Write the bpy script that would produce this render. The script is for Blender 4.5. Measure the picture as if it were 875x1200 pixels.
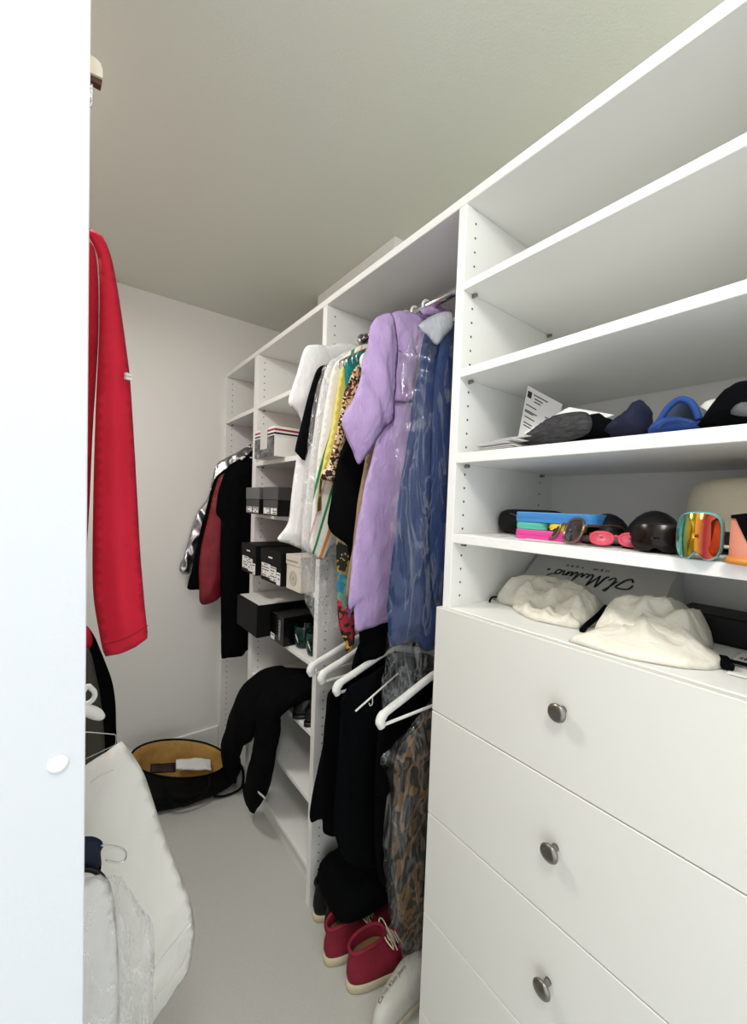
import bpy, bmesh, math, random
import numpy as np
from mathutils import Vector, Matrix, noise, geometry

for o in list(bpy.data.objects): bpy.data.objects.remove(o, do_unlink=True)
S = bpy.context.scene
COL = S.collection
random.seed(4)
V = Vector

# ------------------------------------------------------------------ camera
F, CX, CY, YAW, PIT, ROL, EYE = 468.908, 433.875, 608.886, .64915, .039334, .035418, 1.4934
_fw = V((math.sin(YAW)*math.cos(PIT), math.cos(YAW)*math.cos(PIT), -math.sin(PIT)))
_r0 = V((math.cos(YAW), -math.sin(YAW), 0)); _u0 = _r0.cross(_fw)
_rt = _r0*math.cos(ROL) + _u0*math.sin(ROL); _up = -_r0*math.sin(ROL) + _u0*math.cos(ROL)
cd = bpy.data.cameras.new('camera'); cam = bpy.data.objects.new('camera', cd); COL.objects.link(cam)
cd.sensor_fit = 'HORIZONTAL'; cd.sensor_width = 36; cd.lens = F/875*36
cd.shift_x = (437.5-CX)/875; cd.shift_y = (CY-600)/875; cd.clip_start = .02
m = Matrix((( _rt.x, _up.x, -_fw.x, 0), (_rt.y, _up.y, -_fw.y, 0), (_rt.z, _up.z, -_fw.z, EYE), (0, 0, 0, 1)))
cam.matrix_world = m
S.camera = cam

def at(u, v, ax, val):
    """world point of a photo pixel on the plane ax = val"""
    d = _fw + _rt*((u-CX)/F) - _up*((v-CY)/F)
    i = 'xyz'.index(ax); o = V((0, 0, EYE))
    return o + d*((val-o[i])/d[i])

# ------------------------------------------------------------------ world, light, exposure
w = bpy.data.worlds.new('world'); S.world = w; w.use_nodes = True
bg = w.node_tree.nodes['Background']; bg.inputs[0].default_value = (.93, .97, 1, 1); bg.inputs[1].default_value = .95
def area(name, loc, size, power, col, target=None):
    l = bpy.data.lights.new(name, 'AREA'); l.shape = 'DISK'; l.size = size; l.energy = power; l.color = col
    o = bpy.data.objects.new(name, l); COL.objects.link(o); o.location = loc
    if target is not None: o.rotation_euler = (V(target)-V(loc)).to_track_quat('-Z', 'Y').to_euler()
    return o
pl = bpy.data.lights.new('ceiling_or_fill_light', 'POINT'); pl.energy = 16; pl.shadow_soft_size = .13; pl.color = (1, .98, .935)
po = bpy.data.objects.new('ceiling_or_fill_light', pl); COL.objects.link(po); po.location = (-.12, -.22, 2.33)
area('ceiling_or_fill_light', (-.20, 1.25, 2.44), .30, 8, (1, .98, .94))  # added fill lamp out of view, brightens the far end of the closet
S.view_settings.view_transform = 'Standard'; S.view_settings.look = 'None'
S.view_settings.gamma = 1; S.view_settings.use_curve_mapping = False
S.view_settings.exposure = .63

# ------------------------------------------------------------------ materials
def lin(h):
    c = [int(h[i:i+2], 16)/255 for i in (0, 2, 4)]
    return tuple(x/12.92 if x <= .04045 else ((x+.055)/1.055)**2.4 for x in c) + (1,)
MATS = {}
def mat(name, col, rough=.6, metal=0, bump=0, bscale=200, spec=.4, var=None, vscale=6, stretch=None, sheen=0, wr=0, wsc=16):
    if name in MATS: return MATS[name]
    M = bpy.data.materials.new(name); M.use_nodes = True; n = M.node_tree; b = n.nodes['Principled BSDF']
    c = lin(col) if isinstance(col, str) else col
    b.inputs['Base Color'].default_value = c; b.inputs['Roughness'].default_value = rough
    b.inputs['Metallic'].default_value = metal; b.inputs['Specular IOR Level'].default_value = spec
    if sheen: b.inputs['Sheen Weight'].default_value = sheen
    tc = n.nodes.new('ShaderNodeTexCoord'); mp = n.nodes.new('ShaderNodeMapping'); n.links.new(tc.outputs['Object'], mp.inputs[0])
    if stretch: mp.inputs['Scale'].default_value = stretch
    if var:
        nz = n.nodes.new('ShaderNodeTexNoise'); nz.inputs['Scale'].default_value = vscale; nz.inputs['Detail'].default_value = 5
        n.links.new(mp.outputs[0], nz.inputs['Vector'])
        r = n.nodes.new('ShaderNodeValToRGB'); r.color_ramp.elements[0].position = .35; r.color_ramp.elements[1].position = .65
        r.color_ramp.elements[0].color = c; r.color_ramp.elements[1].color = lin(var)
        n.links.new(nz.outputs[0], r.inputs[0]); n.links.new(r.outputs[0], b.inputs['Base Color'])
    if bump:
        nz = n.nodes.new('ShaderNodeTexNoise'); nz.inputs['Scale'].default_value = bscale; nz.inputs['Detail'].default_value = 4
        n.links.new(mp.outputs[0], nz.inputs['Vector'])
        bp = n.nodes.new('ShaderNodeBump'); bp.inputs['Strength'].default_value = bump; bp.inputs['Distance'].default_value = .004
        n.links.new(nz.outputs[0], bp.inputs['Height']); n.links.new(bp.outputs[0], b.inputs['Normal'])
    if wr:
        mp2 = n.nodes.new('ShaderNodeMapping'); mp2.inputs['Scale'].default_value = (1, 1, .45); mp2.inputs['Rotation'].default_value = (0, .35, 0); n.links.new(tc.outputs['Object'], mp2.inputs[0])
        n2 = n.nodes.new('ShaderNodeTexNoise'); n2.inputs['Scale'].default_value = wsc; n2.inputs['Detail'].default_value = 3; n2.inputs['Distortion'].default_value = .8
        n.links.new(mp2.outputs[0], n2.inputs['Vector'])
        b2 = n.nodes.new('ShaderNodeBump'); b2.inputs['Strength'].default_value = wr; b2.inputs['Distance'].default_value = .02; n.links.new(n2.outputs[0], b2.inputs['Height'])
        if bump: n.links.new(b2.outputs[0], bp.inputs['Normal'])
        else: n.links.new(b2.outputs[0], b.inputs['Normal'])
    MATS[name] = M; return M

def panel_mat():
    """white melamine with two rows of shelf pin holes every 32 mm (x is depth, z is height in object space)"""
    M = mat('melamine_side', 'eeeeea', .38, bump=.04, bscale=500)
    n = M.node_tree; b = n.nodes['Principled BSDF']; L = n.links
    g = n.nodes.new('ShaderNodeNewGeometry'); sp = n.nodes.new('ShaderNodeSeparateXYZ'); L.new(g.outputs['Position'], sp.inputs[0])
    def mth(op, a, bb=None):
        q = n.nodes.new('ShaderNodeMath'); q.operation = op
        for i, v in enumerate((a, bb)):
            if v is None: continue
            if isinstance(v, (int, float)): q.inputs[i].default_value = v
            else: L.new(v, q.inputs[i])
        return q.outputs[0]
    dz = mth('SUBTRACT', mth('PINGPONG', mth('SUBTRACT', sp.outputs['Z'], 2.1463-.016*200), .016), 0)
    # pingpong has peaks at odd 16 mm steps and zeros at even ones
    res = None
    for xx in (.7485, 1.075):
        dx = mth('SUBTRACT', sp.outputs['X'], xx)
        d = mth('SQRT', mth('ADD', mth('MULTIPLY', dx, dx), mth('MULTIPLY', dz, dz)))
        k = mth('LESS_THAN', d, .0028)
        res = k if res is None else mth('MAXIMUM', res, k)
    ns = n.nodes.new('ShaderNodeSeparateXYZ'); L.new(g.outputs['Normal'], ns.inputs[0])
    res = mth('MULTIPLY', res, mth('GREATER_THAN', mth('ABSOLUTE', ns.outputs['Y']), .9))
    mx = n.nodes.new('ShaderNodeMix'); mx.data_type = 'RGBA'
    mx.inputs[6].default_value = lin('eeeeea'); mx.inputs[7].default_value = lin('2a2926')
    L.new(res, mx.inputs[0]); L.new(mx.outputs[2], b.inputs['Base Color'])
    return M

def plastic_mat(name='clear_plastic', haze=.0, refl_streak=.11, tint=(.9, .91, .92, 1), bscale=17, gloss=.03):
    """thin film: mostly see-through, milky streaks painted along its creases as reflections, with sharp glints"""
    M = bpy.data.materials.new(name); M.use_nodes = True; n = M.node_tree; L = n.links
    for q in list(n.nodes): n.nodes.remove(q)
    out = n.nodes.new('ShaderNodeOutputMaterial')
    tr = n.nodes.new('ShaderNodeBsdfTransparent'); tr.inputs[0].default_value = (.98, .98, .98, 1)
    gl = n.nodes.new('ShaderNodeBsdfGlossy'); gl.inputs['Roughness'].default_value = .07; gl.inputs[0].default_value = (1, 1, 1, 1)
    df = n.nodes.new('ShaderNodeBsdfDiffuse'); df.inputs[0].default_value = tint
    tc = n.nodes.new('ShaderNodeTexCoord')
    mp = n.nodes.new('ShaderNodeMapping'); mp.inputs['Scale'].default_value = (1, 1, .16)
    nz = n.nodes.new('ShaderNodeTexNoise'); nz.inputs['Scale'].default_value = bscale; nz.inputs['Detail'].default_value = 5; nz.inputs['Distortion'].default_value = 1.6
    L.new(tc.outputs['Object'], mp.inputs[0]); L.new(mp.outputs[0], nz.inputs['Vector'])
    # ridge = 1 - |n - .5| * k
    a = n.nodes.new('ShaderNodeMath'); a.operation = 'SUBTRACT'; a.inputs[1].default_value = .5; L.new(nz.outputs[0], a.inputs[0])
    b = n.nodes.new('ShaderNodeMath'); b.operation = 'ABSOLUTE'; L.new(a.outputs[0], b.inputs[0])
    mr = n.nodes.new('ShaderNodeMapRange'); mr.inputs[1].default_value = 0; mr.inputs[2].default_value = .035; mr.inputs[3].default_value = refl_streak; mr.inputs[4].default_value = haze  # diffuse streaks painted in for white reflections on the wrinkled film
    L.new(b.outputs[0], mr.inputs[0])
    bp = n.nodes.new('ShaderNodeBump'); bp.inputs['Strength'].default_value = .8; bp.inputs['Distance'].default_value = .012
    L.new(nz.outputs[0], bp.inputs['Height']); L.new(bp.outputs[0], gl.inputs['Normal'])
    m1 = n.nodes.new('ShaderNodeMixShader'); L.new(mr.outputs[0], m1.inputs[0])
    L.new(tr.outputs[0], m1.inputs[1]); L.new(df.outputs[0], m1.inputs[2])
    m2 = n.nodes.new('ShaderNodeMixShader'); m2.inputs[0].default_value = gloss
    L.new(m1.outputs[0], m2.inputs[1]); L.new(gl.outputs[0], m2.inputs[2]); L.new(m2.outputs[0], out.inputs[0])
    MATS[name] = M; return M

def pattern_mat(name, cols, scale, kind='voronoi', rough=.8, stretch=None):
    M = mat(name, cols[0], rough, bump=.1, bscale=300); n = M.node_tree; b = n.nodes['Principled BSDF']
    tc = n.nodes.new('ShaderNodeTexCoord'); mp = n.nodes.new('ShaderNodeMapping'); n.links.new(tc.outputs['Object'], mp.inputs[0])
    if stretch: mp.inputs['Scale'].default_value = stretch
    nz = n.nodes.new('ShaderNodeTexNoise'); nz.inputs['Scale'].default_value = scale*.6
    n.links.new(mp.outputs[0], nz.inputs['Vector'])
    ad = n.nodes.new('ShaderNodeMix'); ad.data_type = 'RGBA'; ad.inputs[0].default_value = .12
    n.links.new(mp.outputs[0], ad.inputs[6]); n.links.new(nz.outputs['Color'], ad.inputs[7])
    if kind == 'voronoi':
        t = n.nodes.new('ShaderNodeTexVoronoi'); t.inputs['Scale'].default_value = scale
        n.links.new(ad.outputs[2], t.inputs['Vector'])
        s = n.nodes.new('ShaderNodeSeparateColor'); n.links.new(t.outputs['Color'], s.inputs[0]); src = s.outputs[0]
    else:
        t = n.nodes.new('ShaderNodeTexNoise'); t.inputs['Scale'].default_value = scale; t.inputs['Detail'].default_value = 3
        n.links.new(ad.outputs[2], t.inputs['Vector'])
        mr = n.nodes.new('ShaderNodeMapRange'); mr.inputs[1].default_value = .3; mr.inputs[2].default_value = .7
        n.links.new(t.outputs[0], mr.inputs[0]); src = mr.outputs[0]
    r = n.nodes.new('ShaderNodeValToRGB'); r.color_ramp.interpolation = 'CONSTANT'
    e = r.color_ramp.elements
    while len(e) < len(cols): e.new(.5)
    for i, c in enumerate(cols): e[i].position = i/len(cols); e[i].color = lin(c)
    n.links.new(src, r.inputs[0]); n.links.new(r.outputs[0], b.inputs['Base Color'])
    return M

def band_mat(name, stops, axis='Z', rough=.8, bump=.1, wob=0):
    """world-height colour bands: stops = [(z, colour)...] ascending"""
    M = mat(name, stops[0][1], rough, bump=bump, bscale=300); n = M.node_tree; b = n.nodes['Principled BSDF']
    g = n.nodes.new('ShaderNodeNewGeometry'); sp = n.nodes.new('ShaderNodeSeparateXYZ'); n.links.new(g.outputs['Position'], sp.inputs[0])
    lo, hi = stops[0][0], stops[-1][0]+.02
    mr = n.nodes.new('ShaderNodeMapRange'); mr.inputs[1].default_value = lo; mr.inputs[2].default_value = hi
    if wob:
        nz = n.nodes.new('ShaderNodeTexNoise'); nz.inputs['Scale'].default_value = 38; nz.inputs['Detail'].default_value = 2; n.links.new(g.outputs['Position'], nz.inputs['Vector'])
        ma = n.nodes.new('ShaderNodeMath'); ma.operation = 'MULTIPLY_ADD'; ma.inputs[1].default_value = wob; n.links.new(nz.outputs[0], ma.inputs[0]); n.links.new(sp.outputs[axis], ma.inputs[2]); n.links.new(ma.outputs[0], mr.inputs[0])
    else: n.links.new(sp.outputs[axis], mr.inputs[0])
    r = n.nodes.new('ShaderNodeValToRGB'); r.color_ramp.interpolation = 'CONSTANT'; e = r.color_ramp.elements
    while len(e) < len(stops): e.new(.5)
    for i, (z, c) in enumerate(stops): e[i].position = (z-lo)/(hi-lo); e[i].color = lin(c)
    n.links.new(mr.outputs[0], r.inputs[0]); n.links.new(r.outputs[0], b.inputs['Base Color'])
    return M

WHITE = mat('melamine_white', 'eeeeea', .38, bump=.04, bscale=500)
SIDE = panel_mat()
DRAWER = mat('drawer_white', 'd9d8d1', .45, bump=.05, bscale=450)
WALL = mat('wall_paint', 'e9e8e3', .85, bump=.06, bscale=260)
CEIL = mat('ceiling_paint', 'dcded2', .9, bump=.12, bscale=180)
FLOOR = mat('floor_vinyl', 'c0c0ba', .45, bump=.05, bscale=300, var='c8c8c2', vscale=260)
TRIM = mat('trim_paint', 'f0f0ec', .5)
METAL = mat('brushed_nickel', '8d8a84', .28, metal=1)
CHROME = mat('chrome', 'c9c9c9', .15, metal=1)
BLACKC = mat('black_cloth', '090a0c', .95, bump=.25, bscale=260, spec=.05)
BLACKT = mat('black_tee_cloth', '0d0d0e', .95, bump=.25, bscale=260, spec=.05)
WHITEC = mat('white_cloth', 'e9e8e6', .9, bump=.15, bscale=300, spec=.1, wr=.45)
WPLAST = mat('white_hanger_plastic', 'ebeae6', .35)
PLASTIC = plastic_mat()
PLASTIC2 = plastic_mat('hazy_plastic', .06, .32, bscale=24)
PAPER = mat('paper', 'e6e5e2', .8)
INK = mat('ink', '2b2b2d', .8)
BLACKP = mat('black_plastic', '0c0c0d', .35)
CARDK = mat('black_card', '070707', .6, bump=.05, spec=.2)

# ------------------------------------------------------------------ object helpers
def tag(o, label=None, cat=None, group=None, kind=None):
    if label: o['label'] = label
    if cat: o['category'] = cat
    if group: o['group'] = group
    if kind: o['kind'] = kind
    return o
def thing(name, label, cat, loc=(0, 0, 0), group=None, rz=0):
    o = bpy.data.objects.new(name, None); COL.objects.link(o); o.empty_display_size = .05
    o.location = loc; o.rotation_euler.z = rz
    return tag(o, label, cat, group)
def root_loc(p):
    l = V((0, 0, 0))
    while p is not None: l += p.location; p = p.parent
    return l
def link(name, me, material, parent=None, smooth=True, origin=None, label=None):
    """mesh given in world coordinates becomes one object, its origin at its lowest centre"""
    o = bpy.data.objects.new(name, me); COL.objects.link(o)
    if material is not None:
        for mm in (material if isinstance(material, (list, tuple)) else [material]): me.materials.append(mm)
    n = len(me.vertices); a = np.empty(n*3); me.vertices.foreach_get('co', a); a = a.reshape(-1, 3)
    c = V(((a[:, 0].min()+a[:, 0].max())/2, (a[:, 1].min()+a[:, 1].max())/2, a[:, 2].min())) if origin is None else V(origin)
    if material is not None and (material is SIDE): c = V((0, 0, 0))
    a -= np.array(c); me.vertices.foreach_set('co', a.ravel())
    o.location = c
    if parent is not None:
        o.parent = parent; o.location = c - root_loc(parent)
    if smooth:
        me.polygons.foreach_set('use_smooth', [True]*len(me.polygons))
    me.update()
    if label: o['label'] = label
    return o
def bm_link(name, bm, material, parent=None, smooth=False, label=None):
    bmesh.ops.recalc_face_normals(bm, faces=bm.faces)
    me = bpy.data.meshes.new(name); bm.to_mesh(me); bm.free()
    return link(name, me, material, parent, smooth, label=label)
def abox(bm, x0, x1, y0, y1, z0, z1, bev=.0, rz=0, seg=1):
    r = bmesh.ops.create_cube(bm, size=1)['verts']
    bmesh.ops.scale(bm, vec=(abs(x1-x0), abs(y1-y0), abs(z1-z0)), verts=r)
    if bev:
        es = list({e for v in r for e in v.link_edges})
        q = bmesh.ops.bevel(bm, geom=es, offset=bev, segments=seg, affect='EDGES', profile=.5)
        r = list({v for f in q['faces'] for v in f.verts} | {v for v in r if v.is_valid})
    if rz: bmesh.ops.rotate(bm, cent=(0, 0, 0), matrix=Matrix.Rotation(rz, 3, 'Z'), verts=r)
    bmesh.ops.translate(bm, vec=((x0+x1)/2, (y0+y1)/2, (z0+z1)/2), verts=r)
    return r
def box(name, x0, x1, y0, y1, z0, z1, material, parent=None, bev=.0012, rz=0, label=None, seg=1):
    bm = bmesh.new(); abox(bm, x0, x1, y0, y1, z0, z1, bev, rz, seg)
    return bm_link(name, bm, material, parent, label=label)
def tube(bm, pts, r, n=10, cap=True, flat=None):
    """round tube through points; r number or list; flat = (side vector, factor) squashes it"""
    pts = [V(p) for p in pts]; rs = r if isinstance(r, (list, tuple)) else [r]*len(pts)
    rings = []; ref = None
    for i, p in enumerate(pts):
        t = (pts[min(i+1, len(pts)-1)]-pts[max(i-1, 0)]).normalized()
        if ref is None:
            ref = t.cross(V((0, 0, 1))) if abs(t.z) < .9 else t.cross(V((1, 0, 0)))
        a = (ref - t*ref.dot(t)).normalized(); b = t.cross(a); ref = a
        ring = []
        for k in range(n):
            q = 2*math.pi*k/n; off = (a*math.cos(q)+b*math.sin(q))*rs[i]
            if flat is not None:
                s = V(flat[0]).normalized(); off = off + s*(off.dot(s)*(flat[1]-1))
            ring.append(bm.verts.new(p+off))
        rings.append(ring)
    for i in range(len(rings)-1):
        for k in range(n):
            bm.faces.new((rings[i][k], rings[i][(k+1) % n], rings[i+1][(k+1) % n], rings[i+1][k]))
    if cap:
        bm.faces.new(rings[0][::-1]); bm.faces.new(rings[-1])
    return rings
def loft(bm, rings, closed=True, cap0=True, cap1=True):
    R = [[bm.verts.new(p) for p in r] for r in rings]; n = len(R[0])
    for i in range(len(R)-1):
        for k in range(n if closed else n-1):
            bm.faces.new((R[i][k], R[i][(k+1) % n], R[i+1][(k+1) % n], R[i+1][k]))
    if cap0: bm.faces.new(R[0][::-1])
    if cap1: bm.faces.new(R[-1])
    return R
def catmull(pts, per=6):
    pts = [V(p) for p in pts]; out = []
    for i in range(len(pts)-1):
        a, b, c, d = pts[max(i-1, 0)], pts[i], pts[i+1], pts[min(i+2, len(pts)-1)]
        for k in range(per):
            t = k/per
            out.append(.5*((2*b)+(c-a)*t+(2*a-5*b+4*c-d)*t*t+(3*b-a-3*c+d)*t**3))
    out.append(pts[-1]); return out

# cloth -----------------------------------------------------------------
def resample(poly, s, smooth=True):
    n = len(poly); out = []
    for i in range(n):
        a, b, c, d = [np.array(poly[(i+k) % n], float) for k in (-1, 0, 1, 2)]
        L = np.linalg.norm(c-b); k = max(1, int(L/s))
        for j in range(k):
            t = j/k
            if smooth:
                # tamed Catmull-Rom: tangents limited so corners stay put
                ta = (c-a)*.25; tb = (d-b)*.25
                lim = L*.6
                for q in (ta, tb):
                    l = np.linalg.norm(q)
                    if l > lim: q *= lim/l
                h1, h2, h3, h4 = 2*t**3-3*t**2+1, -2*t**3+3*t**2, t**3-2*t**2+t, t**3-t**2
                p = b*h1+c*h2+ta*2*h3+tb*2*h4
            else: p = b+(c-b)*t
            out.append(p)
    return np.array(out)
def inside(P, poly):
    x, y = P[:, 0], P[:, 1]; r = np.zeros(len(P), bool); n = len(poly); j = n-1
    for i in range(n):
        xi, yi = poly[i]; xj, yj = poly[j]
        c = ((yi > y) != (yj > y)) & (x < (xj-xi)*(y-yi)/(yj-yi+1e-12)+xi); r ^= c; j = i
    return r
def dist(P, poly):
    d = np.full(len(P), 1e9); n = len(poly)
    for i in range(n):
        a = poly[i]; b = poly[(i+1) % n]; ab = b-a; t = np.clip(((P-a)@ab)/(ab@ab+1e-12), 0, 1)
        d = np.minimum(d, np.linalg.norm(P-(a+t[:, None]*ab), axis=1))
    return d
def folds(amp, lam, seed=0, ang=0, z0=None, sharp=1.0, extra=.35):
    """soft cloth folds running along b; lam = spacing; amplitude can grow downwards from z0"""
    ca, sa = math.cos(ang), math.sin(ang)
    def f(a, b):
        s = a*ca+b*sa; t = -a*sa+b*ca
        g = 1.5*noise.noise(V((s/lam*.95, t*1.5+.25*s/lam, seed*7.3))) + .6*noise.noise(V((s/lam*2.1, t*3.2, seed*4.1+3)))
        k = 1 if z0 is None else max(.2, min(1, (z0-b)/.35))
        return amp*k*g + amp*extra*noise.noise(V((a*30, b*19, seed*3.1)))
    return f
def ridges(segs, amp=.0, sc=30, seed=0):
    """explicit cloth ridges: (p, q, height at p, height at q, width)"""
    def f(a, b):
        v = 0
        for p, q, hp, hq, wd in segs:
            ax, ay, bx, by = p[0], p[1], q[0], q[1]; dx, dy = bx-ax, by-ay; l = dx*dx+dy*dy
            t = max(0, min(1, ((a-ax)*dx+(b-ay)*dy)/l)); r = math.hypot(a-ax-dx*t, b-ay-dy*t)
            v = max(v, (hp+(hq-hp)*t)*max(0, 1-r/wd)**1.3) if hp >= 0 else v+(hp+(hq-hp)*t)*math.exp(-(r/wd)**2)
        n_ = 1-abs(noise.noise(V((a*sc, b*sc, seed*3.3))))*2
        return v+amp*n_
    return f
def crinkle(amp, sc=14, seed=0):
    def f(a, b):
        p = V((a*sc, b*sc*.7, seed*5.7))
        w = noise.noise(p*.5)*.8
        v1 = noise.voronoi(V((p.x+w, p.y+w, p.z)))[0]
        return amp*(1.4*(v1[1]-v1[0])-.5) + amp*.5*noise.noise(p*2.2)
    return f
def puff(name, pts, org, e1, e2, T, D, material, parent=None, fold=None, s=.011, back=.7, smooth=True, label=None, cloth=False):
    """closed cloth body: outline pts (a,b) in the plane org+a*e1+b*e2, bulging T towards n and back*T behind"""
    e1, e2, org = V(e1), V(e2), V(org); n = e1.cross(e2).normalized()
    poly = resample(pts, s, smooth)
    lo, hi = poly.min(0), poly.max(0)
    gx = np.arange(lo[0], hi[0], s); gy = np.arange(lo[1], hi[1], s*.87)
    G = np.array([(x+(.5*s if j % 2 else 0), y) for j, y in enumerate(gy) for x in gx])
    G = G[inside(G, poly)]
    if len(G): G = G[dist(G, poly) > s*.55]
    allp = [V((float(x), float(y))) for x, y in poly] + [V((float(x), float(y))) for x, y in G]
    nb = len(poly)
    vs, _, fs, *_ = geometry.delaunay_2d_cdt(allp, [(i, (i+1) % nb) for i in range(nb)], [], 1, 1e-6)
    A = np.array([(v.x, v.y) for v in vs]); d = dist(A, poly)
    on = d < 1e-5
    if cloth: prof = T*np.sin(np.minimum(d, D*1.7)/(D*1.7)*np.pi/2)
    else: prof = T*np.sqrt(np.clip(1-(1-np.minimum(d, D)/D)**2, 0, 1))
    co = []; fi = []; bi = []
    for k in range(len(A)):
        a, b = A[k]; f = fold(a, b) if fold else 0
        base = org+e1*float(a)+e2*float(b)
        ef = 1 if cloth else min(1, d[k]/(D*.5)+.25)
        co.append(base+n*float(prof[k]+f*ef)); fi.append(len(co)-1)
        if on[k]: bi.append(fi[-1])
        else:
            g = f*ef if back > 0 else 0
            if back > 0 and not cloth: g = min(g, prof[k]*.6)
            co.append(base+n*float(-prof[k]*back+(g if back > 0 else 0))); bi.append(len(co)-1)
    faces = []
    for q in fs:
        if len(q) != 3: continue
        faces.append([fi[i] for i in q]); faces.append([bi[i] for i in reversed(q)])
    me = bpy.data.meshes.new(name); me.from_pydata([tuple(c) for c in co], [], faces)
    return link(name, me, material, parent, True, label=label)
def pxy(y, pts): return [(p.x, p.z) for p in (at(u, v, 'y', y) for u, v in pts)]
EX, EZ = V((1, 0, 0)), V((0, 0, 1))
def hang(name, y, pts, T, D, material, parent=None, fold=None, s=.011, back=.7, **k):
    """cloth hanging in the plane y; pts = world (x,z)"""
    return puff(name, pts, (0, y, 0), EX, EZ, T, D, material, parent, fold, s, back, cloth=True, **k)

# ------------------------------------------------------------------ room
X0, YF, ZC = .7151, 2.3484, 2.5241
XB = 1.15                      # wall behind the units
XL = -.64
def struct(o): o['kind'] = 'structure'; return o
struct(box('floor', XL-.1, XB+.1, -1.4, YF+.1, -.08, 0, FLOOR, bev=0))
struct(box('ceiling', XL-.1, XB+.1, -1.4, YF+.1, ZC, ZC+.08, CEIL, bev=0))
struct(box('wall_far', XL-.1, XB+.1, YF, YF+.1, 0, ZC, WALL, bev=0))
struct(box('wall_right', XB, XB+.1, -1.4, YF, 0, ZC, WALL, bev=0))
struct(box('wall_left', XL-.1, XL, .40, YF, 0, ZC, WALL, bev=0))
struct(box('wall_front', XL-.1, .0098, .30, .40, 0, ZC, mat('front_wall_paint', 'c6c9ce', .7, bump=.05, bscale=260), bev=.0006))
struct(box('baseboard_far', XL, X0-.002, YF-.014, YF, 0, .166, TRIM, bev=.004))
struct(box('trim_1', .9975, XB, 1.222, 1.816, 2.215, ZC, WALL, bev=.002))     # boxed-in soffit over the units
# small painted-over screw cap on the front wall
bm = bmesh.new(); p = at(68, 895, 'y', .30)
loft(bm, [[(p.x+r*math.cos(q)*.0052, .30-h, p.z+r*math.sin(q)*.0048) for q in [2*math.pi*k/16 for k in range(16)]] for r, h in ((1, -.001), (1, .0012), (.7, .0022), (.2, .0024))])
tag(bm_link('screw_cap', bm, WALL, smooth=True), 'small white screw cap on the front wall at left', 'screw cap')

# ceiling lamp the room has (overhead, beyond the top of the picture); the second is an added, unseen fill lamp
em = mat('lamp_glass', 'ffffff', .3); eb = em.node_tree.nodes['Principled BSDF']
eb.inputs['Emission Color'].default_value = (1, .965, .9, 1); eb.inputs['Emission Strength'].default_value = 3
C = [2*math.pi*k/32 for k in range(32)]
for lx, ly, lb in ((-.12, -.22, 'round flush ceiling lamp with frosted bowl above the camera'), (-.20, 1.25, 'added fill lamp with frosted bowl, out of view behind the front wall')):
    t = thing('ceiling_or_fill_lamp', lb, 'lamp', (lx, ly, ZC))
    bm = bmesh.new()
    loft(bm, [[(lx+r*math.cos(q), ly+r*math.sin(q), ZC-h) for q in C] for r, h in ((.17, 0), (.17, .018), (.155, .022))])
    bm_link('base', bm, TRIM, t)
    bm = bmesh.new()
    loft(bm, [[(lx+r*math.cos(q), ly+r*math.sin(q), ZC-h) for q in C] for r, h in ((.152, .0225), (.145, .045), (.11, .062), (.05, .07))])
    bm_link('bowl', bm, em, t, True)

# ------------------------------------------------------------------ built-in closet
ZRB, ZRT = 2.1778, 2.1995
def panels(t, y0, y1, z1=ZRB):
    return box('side_panel', X0, XB-.001, y0, y1, 0, z1, SIDE, t)
def shelf(t, y0, y1, zb, zt, x0=X0, name='shelf'):
    s_ = box(name, x0, XB-.008, y0, y1, zb, zt, WHITE, t)
    return s_
def pins(t, s_, y0, y1, zb):
    """nickel shelf pins under the two ends"""
    for y, sg in ((y0, 1), (y1, -1)):
        for x in (.748, 1.075):
            bm = bmesh.new(); tube(bm, [(x, y+sg*.0005, zb-.0045), (x, y+sg*.012, zb-.0045)], .004, 8)
            bm_link('shelf_pin', bm, METAL, t)
top = box('top_panel', X0-.001, XB-.001, .012, YF-.001, ZRB, ZRT, WHITE, bev=.0015)
tag(top, 'long white top panel running over all the closet units', 'panel')

Y1L, Y1R = .6465, .6237
Y2L, Y2R = 1.2603, 1.2327
Y3L, Y3R = 1.9049, 1.8604
# --- drawer unit
U = thing('drawer_unit', 'white closet unit with flat drawer fronts below and open shelves above', 'closet unit', (X0, .34, 0))
panels(U, Y1R, Y1L); panels(U, .012, .030)
box('back_panel', XB-.007, XB-.001, .030, Y1R, 0, ZRB, WHITE, U, bev=0)
SH1 = ((1.9857, 2.0035), (1.7893, 1.8084), (1.5938, 1.6170), (1.4095, 1.4305))
for zb, zt in SH1:
    s_ = shelf(U, .0302, Y1R-.0002, zb, zt); pins(U, s_, .030, Y1R, zb)
box('counter', X0-.0005, XB-.008, .0302, Y1R-.0002, 1.238, 1.2575, WHITE, U)
DX = .6961
tops = (1.2564, 1.0067, .7555, .5069, .2570); bots = (1.0087, .7575, .5089, .2590, .012)
for zt, zb in zip(tops, bots):
    d = box('drawer', DX, X0-.0008, .014, .6486, zb, zt, DRAWER, U, bev=.0016)
    yk, zk = .338, (zt+zb)/2+.012
    bm = bmesh.new(); prof = ((.0065, 0), (.006, .004), (.0048, .010), (.0055, .014), (.011, .0175), (.0155, .0195), (.0165, .0225), (.0150, .0252), (.010, .0268), (.003, .0274))
    CC = [2*math.pi*k/28 for k in range(28)]
    loft(bm, [[(DX-h, yk+r*math.cos(q), zk+r*math.sin(q)) for q in CC] for r, h in prof])
    bm_link('knob', bm, METAL, d, True, label='round brushed metal knob')
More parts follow.
